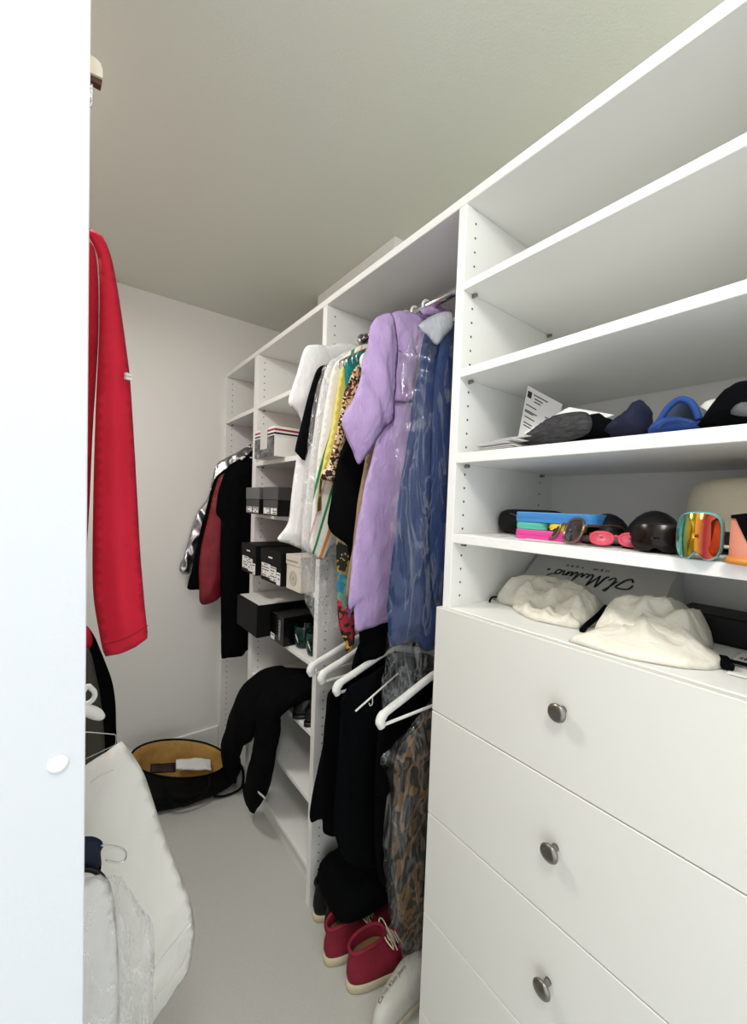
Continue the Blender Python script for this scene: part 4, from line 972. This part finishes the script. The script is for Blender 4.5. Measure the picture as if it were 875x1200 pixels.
xpuff('cap', 'folded navy cap with a peaked crown on the cap shelf', 'cap', .80, [(711, 513), (717, 498), (728, 488), (738, 480), (749, 468), (757, 474), (763, 481), (763, 495), (764, 509)], .055, .04, nav, None, folds(.006, .04, 5))
blu = mat('blue_foam', '1f4387', .75, bump=.15); lbl = mat('pale_blue_lining', '8f9fb5', .8)
# blue visor: base roll + arched brim with a pale lining
t = thing('visor', 'royal blue visor cap with arched brim and pale lining', 'cap', at(788, 500, 'x', .80))
arcp = [(763, 506), (772, 494), (780, 481), (789, 472), (797, 468), (806, 470), (813, 477), (819, 492)]
bm = bmesh.new()
fr_ = [at(u, v, 'x', .775) for u, v in arcp]; bk_ = [p+V((.10, -.012, -.006)) for p in fr_]
fo = [p+V((.0, 0, .0)) for p in fr_]; ctr = sum(fr_, V())/len(fr_)
tube(bm, catmull(fr_, 5), .0052, 8); bm_link('brim_edge', bm, blu, t, True)
bm = bmesh.new(); f5, b5 = catmull(fr_, 4), catmull(bk_, 4)
loft(bm, [f5, b5, [p+(ctr-p)*.04 for p in b5], [p+(ctr-p)*.04 for p in f5], f5], closed=False, cap0=False, cap1=False); bm_link('brim', bm, lbl, t, True)
xpuff('crown', None, None, .765, [(756, 509), (765, 497), (775, 490), (792, 488), (808, 491), (819, 495), (820, 502), (800, 507), (775, 510)], .03, .02, blu, t, folds(.003, .04, 6))
bm = bmesh.new(); tube(bm, catmull([at(u, v, 'x', .733) for u, v in ((770, 503), (779, 495), (795, 492), (812, 496))], 5), .003, 6); bm_link('seam_piping', bm, mat('blue_dark', '17336b', .7), t, True)
# white item and black bag
xpuff('bowl', 'white round-edged case behind the black bag on the cap shelf', 'case', .86, [(815, 497), (818, 481), (826, 471), (836, 467), (848, 468), (850, 500)], .03, .02, mat('ivory', 'e2dfd6', .5), None, None)
t = thing('bag', 'black cloth bag with grey mesh patch at the right end of the cap shelf', 'bag', at(850, 495, 'x', .79))
xpuff('body', None, None, .79, [(818, 506), (824, 492), (833, 478), (845, 464), (858, 453), (872, 447), (890, 446), (905, 456), (908, 500)], .055, .04, BLACKC, t, folds(.006, .05, 7))
xpuff('mesh_patch', None, None, .733, [(856, 485), (862, 474), (875, 471), (884, 480), (880, 488)], .006, .01, mat('grey_mesh', '55585a', .8, bump=.3), t, None, s=.004)

# ------------------------------------------------------------------ sunglasses shelf
# long black case
t = thing('glasses_case', 'long black hard glasses case at the left end of the sunglasses shelf', 'case', (.90, .56, Z6))
bm = bmesh.new(); cy0, cy1 = .640, .47
def capsule(x, y0, y1, z, rx, rz_, n=24):
    R = []
    for f, k in ((0, .05), (.02, .62), (.06, .86), (.13, .97), (.25, 1), (.75, 1), (.87, .97), (.94, .86), (.98, .62), (1, .05)):
        R.append([(x+k*rx*math.copysign(abs(math.cos(q))**.8, math.cos(q)), y0+(y1-y0)*f, z+k*rz_*math.copysign(abs(math.sin(q))**.8, math.sin(q))) for q in [2*math.pi*i/n for i in range(n)]])
    return R
loft(bm, capsule(.895, .618, .455, Z6+.0315, .032, .031)); bm_link('shell', bm, mat('black_matte', '070708', .5, bump=.05, spec=.25), t, True)
bm = bmesh.new(); tube(bm, catmull([(.864, .575, Z6+.052), (.8615, .55, Z6+.045), (.8625, .53, Z6+.032), (.8635, .522, Z6+.022)], 5), .001, 6); bm_link('seam', bm, METAL, t, True)
# stacked coloured cases
def pill(bm, x0, x1, y0, y1, z0, z1, r):
    ring = []
    for (cx, cy, a) in ((x1-r, y1-r, 0), (x0+r, y1-r, 90), (x0+r, y0+r, 180), (x1-r, y0+r, 270)):
        for k in range(7): q = math.radians(a+15*k); ring.append((cx+r*math.cos(q), cy+r*math.sin(q)))
    sc = lambda k, z: [((x0+x1)/2+(x-(x0+x1)/2)*k, (y0+y1)/2+(y-(y0+y1)/2)*k, z) for x, y in ring]
    loft(bm, [sc(.985, z0), sc(1, z0+.002), sc(1, z1-.002), sc(.985, z1)])
def slab(label, x0, x1, y0, y1, z0, z1, col, r=.018):
    t = thing('flat_case', label, 'case', ((x0+x1)/2, (y0+y1)/2, z0))
    M = mat('case_'+col, col, .45, bump=.05)
    bm = bmesh.new(); pill(bm, x0, x1, y0, y1, z0+.0003, z1, r); bm_link('shell', bm, M, t)
    bm = bmesh.new(); zz = (z0+z1)/2; pill(bm, x0-.0008, x1+.0008, y0-.0008, y1+.0008, zz-.0008, zz+.0008, r); bm_link('zip', bm, mat('zip_'+col, col, .8, bump=.6, bscale=500), t)
    return t
slab('flat pink case at the bottom of the stack of coloured cases', .775, .865, .378, .506, Z6, Z6+.0205, 'e0479a')
slab('flat mint green case in the stack of coloured cases', .777, .865, .434, .506, Z6+.0208, Z6+.0360, '57bfa8')
slab('flat yellow case next to the mint one in the stack', .777, .865, .368, .4325, Z6+.0208, Z6+.0360, 'ecd02c')
slab('flat blue case on top of the stack of coloured cases', .775, .868, .340, .507, Z6+.0363, Z6+.0575, '3f84c4')
sheet('small white slip of paper under the left glasses case', .80, .575, Z6, .06, .07, .3, .0008, group=None, name='paper_slip')
sheet('small white slip of paper under the brown sunglasses', .765, .425, Z6, .05, .09, .2, .0008, group=None, name='paper_slip')

LENSK = mat('dark_lens', '141012', .06, spec=.9); 
def lensring(bm_f, bm_l, c, ex, ez, a, b, r=.0026, bulge=.004):
    n = ex.cross(ez).normalized(); Q = [2*math.pi*k/28 for k in range(28)]
    rg_ = [c+ex*(a*math.copysign(abs(math.cos(q))**.85, math.cos(q)))+ez*(b*math.copysign(abs(math.sin(q))**.85, math.sin(q))) for q in Q]
    tube(bm_f, rg_+rg_[:1], r, 8, cap=False)
    R = [[c+(p-c)*k+n*bulge*(1-k*k) for p in rg_] for k in (1, .7, .4, .1)]
    R2 = [[q-n*.0015 for q in ring] for ring in R]
    loft(bm_l, R+R2[::-1]+[R[0]], cap0=False, cap1=False)
def sunglasses(label, c, yaw, frame, lens, a=.026, b=.023, roll=0, tilt_=-.25, gap=.009, temple=.12, lensname='lens'):
    """pair of glasses resting on a shelf: two rimmed lenses, bridge, two temples"""
    t = thing('sunglasses', label, 'sunglasses', (c[0], c[1], c[2]))
    ex = V((math.cos(yaw), math.sin(yaw), 0)); nf = V((math.sin(yaw), -math.cos(yaw), 0))     # nf = front direction
    ez = (V((0, 0, 1))*math.cos(tilt_)+nf*math.sin(tilt_)).normalized()
    o = V(c)+V((0, 0, b+.0035))
    for sg in (-1, 1):
        bf, bl2 = bmesh.new(), bmesh.new()
        lensring(bf, bl2, o+ex*sg*(a+gap), ex, ez, a, b)
        bm_link('rim', bf, frame, t, True); bm_link(lensname, bl2, lens, t, True)
        bm = bmesh.new(); h = o+ex*sg*(2*a+gap)+ez*b*.45
        e = h-nf*temple; tube(bm, catmull([h, h-nf*.03, e+V((0, 0, -.002))+ex*-sg*.005, e-nf*.02+V((0, 0, -b*1.1))+ex*-sg*.006], 5), .0024, 8, flat=((ex.x, ex.y, 0), .6)); bm_link('temple', bm, frame, t, True)
    bm = bmesh.new(); tube(bm, catmull([o-ex*gap+ez*b*.3, o+ez*b*.5+nf*.002, o+ex*gap+ez*b*.3], 5), .002, 8); bm_link('bridge', bm, frame, t, True)
    return t
brn = mat('brown_frame', '4a2f26', .2, metal=.3)
gold = mat('bronze_frame', '7c6a5c', .2, metal=.8)
VD = V((-.86, -.5, 0))     # roughly towards the viewer
sunglasses('brown and bronze sunglasses in front of the coloured cases', (.770, .394, Z6), math.radians(-118), gold, mat('brown_lens', '2c1d1a', .08, spec=.9), a=.024, b=.0235, tilt_=-.35, temple=.08)
# round black hard cases and pink sunglasses
def domecase(name, label, c, r, h, M, yaw=0):
    t = thing(name, label, 'case', c); Q = [2*math.pi*k/32 for k in range(32)]
    prof = [(math.cos(a_)*r, math.sin(a_)*h) for a_ in [math.radians(x) for x in (0, 12, 25, 40, 55, 70, 82, 89)]]
    bm = bmesh.new(); loft(bm, [[(c[0]+rr*math.cos(q), c[1]+rr*math.sin(q), c[2]+.0005+hh) for q in Q] for rr, hh in prof]); bm_link('shell', bm, M, t, True)
    return t
t = domecase('hard_case', 'black dome-topped hard case with grey trim, behind the pink sunglasses', (.845, .345, Z6), .044, .060, mat('black_matte', '070708', .5, bump=.05, spec=.25))
bm = bmesh.new(); tube(bm, [(.845+.0442*math.cos(q), .345+.0442*math.sin(q), Z6+.011) for q in [2*math.pi*k/32 for k in range(33)]], .007, 6, cap=False); bm_link('trim', bm, mat('grey_trim', '6d6a68', .5), t, True)
pk = mat('pink_coral', 'd9495e', .4)
sunglasses('coral pink framed sunglasses lying in front of the black dome case', (.775, .300, Z6), math.radians(-66), pk, mat('pink_lens', 'd0566a', .2), a=.0175, b=.0125, tilt_=-.6, gap=.005, temple=.05)
# dark goggles
def goggles(label, c, yaw, W, H, lens, framem, strapm, curve=.035, lensname='lens', strap=True):
    """ski goggles: curved one-piece lens, frame behind, strap stubs. c = bottom centre of lens"""
    t = thing('ski_goggles', label, 'goggles', c)
    ex = V((math.cos(yaw), math.sin(yaw), 0)); nf = V((math.sin(yaw), -math.cos(yaw), 0)); ez = V((0, 0, 1))
    def pt(a, b, k=0): return V(c)+ex*a*W+ez*(H*(b+.5)+.001)+nf*(curve*(1-(a*1.0/.5)**2*.9)-curve*.35*((b)/.5)**2+k)
    Q = [2*math.pi*k/44 for k in range(44)]
    def o_(q, s):
        ca, sa = math.cos(q), math.sin(q)
        a = .5*s*math.copysign(abs(ca)**.55, ca); b = .5*s*math.copysign(abs(sa)**.6, sa)
        if sa < 0: b *= 1-.38*math.exp(-(a/.12)**2)        # nose notch
        return a, b
    R = [[pt(*o_(q, s)) for q in Q] for s in (.96, .8, .6, .4, .2, .04)]
    bm = bmesh.new(); loft(bm, R+[[p-nf*.004 for p in r] for r in R[::-1]], cap0=False, cap1=False); bm_link(lensname, bm, lens, t, True)
    fr = [[pt(*o_(q, s), k=k) for q in Q] for s, k in ((.95, -.001), (1.02, -.004), (1.04, -.014), (1.0, -.035), (.88, -.042), (.88, -.02), (.95, -.001))]
    bm = bmesh.new(); loft(bm, fr, cap0=False, cap1=False); bm_link('frame', bm, framem, t, True)
    if strap:
        for sg in (-1, 1):
            a_ = pt(sg*.49, .05, -.02); bm = bmesh.new()
            b_ = a_-nf*.05-ex*sg*.012
            ring = lambda p, hh: [p+ez*hh+nf*.002, p-ez*hh+nf*.002, p-ez*hh-nf*.002, p+ez*hh-nf*.002]
            loft(bm, [ring(a_, .014), ring((a_+b_)/2+ex*sg*.004, .016), ring(b_, .017)]); bm_link('strap', bm, strapm, t)
    return t
irid = bpy.data.materials.new('iridescent_lens'); irid.use_nodes = True
n = irid.node_tree; b = n.nodes['Principled BSDF']; b.inputs['Metallic'].default_value = .85; b.inputs['Roughness'].default_value = .08
tc = n.nodes.new('ShaderNodeTexCoord'); sx = n.nodes.new('ShaderNodeSeparateXYZ'); n.links.new(tc.outputs['Object'], sx.inputs[0])
rp = n.nodes.new('ShaderNodeValToRGB'); e = rp.color_ramp.elements
cl = [(0, 'c9682f'), (.3, '8a1f2c'), (.45, 'c07a28'), (.6, 'c5b32c'), (.78, '4f9c7e'), (1, '7fc0c4')]
while len(e) < len(cl): e.new(.5)
for i, (p_, c_) in enumerate(cl): e[i].position = p_; e[i].color = lin(c_)
mr = n.nodes.new('ShaderNodeMapRange'); mr.inputs[1].default_value = -.026; mr.inputs[2].default_value = .026
n.links.new(sx.outputs['Y'], mr.inputs[0]); n.links.new(mr.outputs[0], rp.inputs[0]); n.links.new(rp.outputs[0], b.inputs['Base Color'])
VYAW = math.radians(-72)
domecase('hard_case', 'black round hard case behind the dark-lensed goggles', (.822, .258, Z6), .047, .068, mat('black_matte', '070708', .5, bump=.05, spec=.25))
goggles('black goggles with brown mirrored lens between the pink sunglasses and rainbow lens', (.752, .232, Z6), math.radians(-80), .070, .046, mat('brown_mirror', '1a0f0c', .22, spec=.25), mat('black_frame', '121213', .4), BLACKC, curve=.016)
peach = mat('peach_frame', 'd08a72', .35)
goggles('ski goggles with rainbow mirrored lens beside the dark goggles', (.704, .168, Z6), math.radians(-84), .050, .066, irid, mat('teal_frame', '6fa8a6', .35), BLACKC, curve=.022)
t = thing('ski_goggles', 'peach ski goggles with black notched face foam at the right end', 'goggles', (.72, .07, Z6))
g_ = lambda a, h, k=0: V((.712-.024*math.cos(a*3.0)**.5+k, (.087+a*.096), Z6+.001+h))
xs_ = [-.5+i/32 for i in range(33)]
bm = bmesh.new(); A1 = [g_(a, 0) for a in xs_]; A2 = [g_(a, .062+.006*math.cos(a*3)) for a in xs_]; A3 = [p+V((.05, 0, -.004)) for p in A2]; A4 = [p+V((.05, 0, 0)) for p in A1]
loft(bm, [A1, A2, A3, A4, A1], closed=False, cap0=False, cap1=False); bm_link('frame', bm, peach, t, True)
bm = bmesh.new(); kk = -.0012
def vn(a): return .018+.042*min(1, abs(a-.24)/.20)
B1 = [g_(a, vn(a), kk) for a in xs_]; B2 = [g_(a, .0635+.006*math.cos(a*3), kk) for a in xs_]
loft(bm, [B1, B2, [p+V((.0009, 0, 0)) for p in B2], [p+V((.0009, 0, 0)) for p in B1], B1], closed=False, cap0=False, cap1=False); bm_link('face_foam', bm, BLACKC, t)
bm = bmesh.new(); tube(bm, [p+V((-.001, 0, .004)) for p in A1], .005, 8); bm_link('rim', bm, mat('orange_rim', 'cf8a3a', .35), t, True)
# cream hat
t = thing('hat', 'cream felt hat at the back of the sunglasses shelf', 'hat', (.975, .166, Z6))
fe = mat('cream_felt', 'e4dcc2', .95, bump=.2, bscale=200)
bm = bmesh.new(); Q = [2*math.pi*k/40 for k in range(40)]
def hr(r, h, s=1): return [(.975+r*1.08*math.cos(q), .160+r*math.sin(q)*s, Z6+.0005+h*(.93 if h > .05 else 1)) for q in Q]
loft(bm, [hr(.126, .012), hr(.128, .016), hr(.12, .012), hr(.098, .008), hr(.094, .02), hr(.092, .06), hr(.090, .10), hr(.084, .122), hr(.070, .135), hr(.045, .140), hr(.02, .139)], cap0=True); bm_link('crown', bm, fe, t, True)
bm = bmesh.new(); loft(bm, [hr(.0952, .012), hr(.0958, .014), hr(.0942, .036), hr(.0930, .037)], cap0=False, cap1=False); bm_link('band', bm, mat('hat_band', '1a1918', .7), t, True)

# ------------------------------------------------------------------ counter: dust bags, paper bag, flat black case
t = thing('paper_bag', 'white paper bag with upside-down script lettering leaning at the back of the counter', 'bag', (1.0, .44, ZK))
c4 = [V((1.075, .614, 1.372)), V((1.075, .285, 1.372)), V((.93, .285, ZK+.006)), V((.93, .614, ZK+.006))]
upv = (c4[0]-c4[3]).normalized(); nv = V((0, -1, 0)).cross(upv).normalized()
if nv.x > 0: nv = -nv
bm = bmesh.new(); loft(bm, [c4, [p-nv*.012 for p in c4]])
bmesh.ops.bevel(bm, geom=list(bm.edges), offset=.002, segments=1, affect='EDGES'); bm_link('panel', bm, mat('bag_paper', 'c9c8c4', .7), t)
bm = bmesh.new(); loft(bm, [[V((1.075, .284, 1.372)), V((.93, .284, ZK+.006)), V((1.06, .262, ZK+.006))], [V((1.077, .2845, 1.372)), V((.932, .2845, ZK+.006)), V((1.062, .2625, ZK+.006))]]); bm_link('gusset', bm, mat('bag_paper', 'c9c8c4', .7), t)
# script lettering: drawn strokes "Il Mulino", upside down (reads right way up from behind)
ey_ = V((0, 0, EYE)); dr_ = at(693, 674, 'x', 1.0)-ey_
org = ey_+dr_*((c4[0]-ey_).dot(nv)/dr_.dot(nv))+nv*.0012
ax_, bx_ = V((0, 1, 0)), -upv        # text x runs to +y (image left), text up runs downwards
def tp(x, y_): return org+ax_*(x*.82+.003)+bx_*(y_*.95)
S_ = []
def stk(pts, r=.0016): S_.append((pts, r))
sc = .030
def add(dx, pts, r=.0021): stk([(dx+x*sc, y_*sc) for x, y_ in pts], r)
x = -.098
add(x, [(-.7, .5), (-.5, .95), (.1, 1.05), (.55, .95), (.35, .5), (.0, .0), (-.4, -.15), (-.6, .15)], .0024)      # I
add(x+.020, [(0, 0.3), (.55, 1.25), (.75, 1.5), (.55, 1.55), (.35, .8), (.2, .1), (.45, 0), (.75, .35)])            # l
add(x+.050, [(-.15, -.05), (.1, .1), (.5, 1.2), (.6, 1.25), (.65, .1), (.7, .1), (1.3, 1.2), (1.4, 1.25), (1.3, .6), (1.3, .05), (1.55, .05), (1.8, .5)], .0024)  # M
add(x+.103, [(0, .5), (-.05, .1), (.2, -.02), (.5, .5), (.5, .1), (.65, 0), (.9, .4)])                              # u
add(x+.128, [(0, .3), (.45, 1.3), (.6, 1.55), (.42, 1.55), (.25, .7), (.2, .05), (.4, 0), (.65, .4)])               # l
add(x+.147, [(0, .4), (.1, .55), (.1, .1), (.25, 0), (.5, .4)]); add(x+.150, [(.02, .85), (.06, .88)], .0022)       # i
add(x+.160, [(0, .35), (.1, .55), (.1, 0), (.1, .25), (.35, .55), (.5, .45), (.48, .1), (.62, 0), (.85, .4)])       # n
add(x+.184, [(.3, .55), (.0, .35), (.05, .02), (.35, -.02), (.55, .3), (.4, .55), (.25, .5), (.6, .55), (1.0, .75), (1.15, 1.2), (.6, 1.45), (-.2, 1.25)])      # o with the flourish
bm = bmesh.new()
for pts, r in S_: tube(bm, catmull([tp(a, b_) for a, b_ in pts], 5), r, 6, flat=(nv, .35))
ringp = [tp(.128+.0035*math.cos(q), .004+.0035*math.sin(q)) for q in [2*math.pi*k/14 for k in range(15)]]
tube(bm, ringp, .0013, 5, flat=(nv, .35))
bm_link('script_lettering', bm, mat('script_ink', '1f2226', .6), t, True)
text('NEW  YORK', .0115, mat('script_ink', '1f2226', .6), t, frame(tp(.020, -.0225), ax_, bx_), 'small_lettering', spacing=1.9)
text('R', .0045, mat('script_ink', '1f2226', .6), t, frame(tp(.128, .004), ax_, bx_), 'small_lettering')

dust = mat('ivory_cotton', 'e3dfd0', .85, bump=.12, bscale=300, wr=.5, wsc=22)
def blob(name, label, pts, T, D, M, parent, f, z=ZK, s=.007, cat='bag'):
    o = puff(name, pts, (0, 0, z+.0008), (1, 0, 0), (0, 1, 0), T, D, M, parent, f, s, 0)
    if label: tag(o, label, cat)
    return o
def mixf(*fs): return lambda a, b: sum(f(a, b) for f in fs)
t = thing('dust_bag', 'ivory cotton dust bag bunched on the counter, left of the larger one', 'dust bag', (.9, .48, ZK))
blob('pouch', None, [(.890, .612), (.862, .600), (.855, .56), (.842, .52), (.850, .47), (.835, .43), (.828, .39), (.85, .365), (.90, .362), (.95, .375), (.985, .43), (1.0, .50), (.985, .57), (.94, .605)], .040, .06, dust, t,
     ridges([((.90, .585), (.95, .50), .022, .034, .045), ((.95, .50), (.92, .42), .034, .022, .05), ((.86, .54), (.93, .52), .018, .030, .025), ((.85, .47), (.92, .46), .016, .026, .022), ((.84, .40), (.90, .40), .016, .026, .03), ((.88, .37), (.94, .41), .018, .02, .03)], .008, 26, 3), s=.006)
blob('mouth', None, [(.85, .545), (.815, .51), (.80, .485), (.792, .45), (.80, .41), (.815, .375), (.845, .385), (.86, .48)], .014, .03, dust, t, ridges([((.805, .49), (.85, .50), .010, .014, .014), ((.798, .44), (.85, .45), .008, .014, .014), ((.81, .40), (.85, .40), .008, .012, .012)], .004, 50, 5), s=.005)
bm = bmesh.new(); tube(bm, catmull([V((.835, .60, ZK+.004)), V((.862, .612, ZK+.010)), V((.90, .605, ZK+.006))], 5), .0025, 6); tube(bm, catmull([V((.80, .36, ZK+.004)), V((.83, .366, ZK+.008)), V((.86, .358, ZK+.025)), V((.89, .356, ZK+.04))], 5), .006, 6); bm_link('drawstring', bm, BLACKC, t, True)
t = thing('dust_bag', 'larger ivory satin dust bag spilling to the counter edge with a black corner tab', 'dust bag', (.85, .28, ZK))
sat = mat('ivory_satin', 'e5e1d3', .5, bump=.06, bscale=200, wr=.35, wsc=18)
blob('pouch', None, [(.79, .330), (.83, .345), (.89, .352), (.95, .335), (.99, .29), (.99, .235), (.95, .195), (.88, .185), (.82, .20), (.79, .25)], .048, .06, dust, t,
     ridges([((.83, .33), (.95, .31), .026, .022, .035), ((.86, .28), (.97, .25), .030, .016, .04), ((.84, .34), (.88, .25), .026, .03, .03), ((.93, .21), (.86, .22), .018, .022, .03)], .008, 24, 6), s=.006)
blob('flap', None, [(.722, .348), (.735, .348), (.79, .335), (.86, .318), (.905, .27), (.89, .21), (.855, .160), (.825, .150), (.785, .160), (.75, .19), (.724, .245), (.719, .30)], .026, .10, sat, t,
     ridges([((.87, .285), (.745, .325), .038, .002, .040), ((.87, .285), (.745, .235), .040, .004, .034), ((.875, .255), (.81, .175), .040, .006, .034), ((.87, .285), (.89, .23), .038, .03, .04), ((.80, .285), (.735, .285), .014, .0, .02)], .005, 24, 8), s=.006)
bm = bmesh.new(); abox(bm, -.022, .022, -.008, .008, -.006, .006, .003); bmesh.ops.rotate(bm, cent=(0, 0, 0), matrix=Matrix.Rotation(math.radians(20), 3, 'Z'), verts=bm.verts); bmesh.ops.translate(bm, vec=(.822, .152, ZK+.0075), verts=bm.verts); bm_link('corner_tab', bm, BLACKC, t)
t = box('flat_case', .955, 1.06, .034, .258, ZK+.0003, ZK+.052, mat('black_matte', '070708', .5, bump=.05, spec=.25), bev=.006, seg=3)
tag(t, 'long flat black case at the back right of the counter', 'case')
sheet('white printed paper lying on the counter right of the dust bags', .86, .095, ZK, .14, .11, .1, .0012, group=None)
t = thing('tag_card', 'white swing tag with barcode on a black strap at the right of the counter', 'tag', (.885, .115, ZK))
box('card', .865, .915, .075, .150, ZK+.0035, ZK+.0048, PAPER, t, bev=0)
bm = bmesh.new(); rnd = random.Random(3); yy = .145
while yy > .085:
    w_ = rnd.choice((.0008, .0016, .0024)); abox(bm, .872, .888, yy-w_, yy, ZK+.0049, ZK+.0051); yy -= w_+rnd.choice((.001, .002))
bm_link('barcode', bm, INK, t)
bm = bmesh.new(); tube(bm, catmull([V((.845, .165, ZK+.006)), V((.84, .13, ZK+.0075)), V((.85, .09, ZK+.0075)), V((.845, .045, ZK+.007))], 5), .006, 8, flat=((0, 0, 1), .45)); bm_link('strap', bm, BLACKC, t, True)

# ------------------------------------------------------------------ groups of the repeats
for o in COL.objects:
    if o.parent or 'label' not in o or 'group' in o: continue
    k = o.name.split('.')[0]; wy = o.location.y; lb = o['label']
    g = {'shoe_box': 'shoe boxes on the shoe shelves', 'sneaker': 'sneakers under the hanging clothes', 'trousers': 'trousers on the lower rod',
         'tee_shirt': 'shirts on the upper rod', 'flat_case': 'stack of coloured cases', 'sunglasses': 'eyewear on the sunglasses shelf', 'ski_goggles': 'eyewear on the sunglasses shelf',
         'dust_bag': 'dust bags on the counter', 'boot': 'black boots on the shoe shelf', 'coat': 'jackets in the far bay', 'hard_case': 'round hard cases on the sunglasses shelf',
         'hanging_unit': 'closet units', 'shelf_unit': 'closet units', 'drawer_unit': 'closet units', 'ceiling_or_fill_lamp': 'ceiling lamps'}.get(k)
    if k in ('shirt', 'blouse') and o.location.x > .3 and 'short hanging' not in lb: g = 'shirts on the upper rod'
    if k == 'jacket' and o.location.x > .3: g = 'jackets in the far bay'
    if k == 'trousers' and 'draped' in lb: g = None
    if g: o['group'] = g
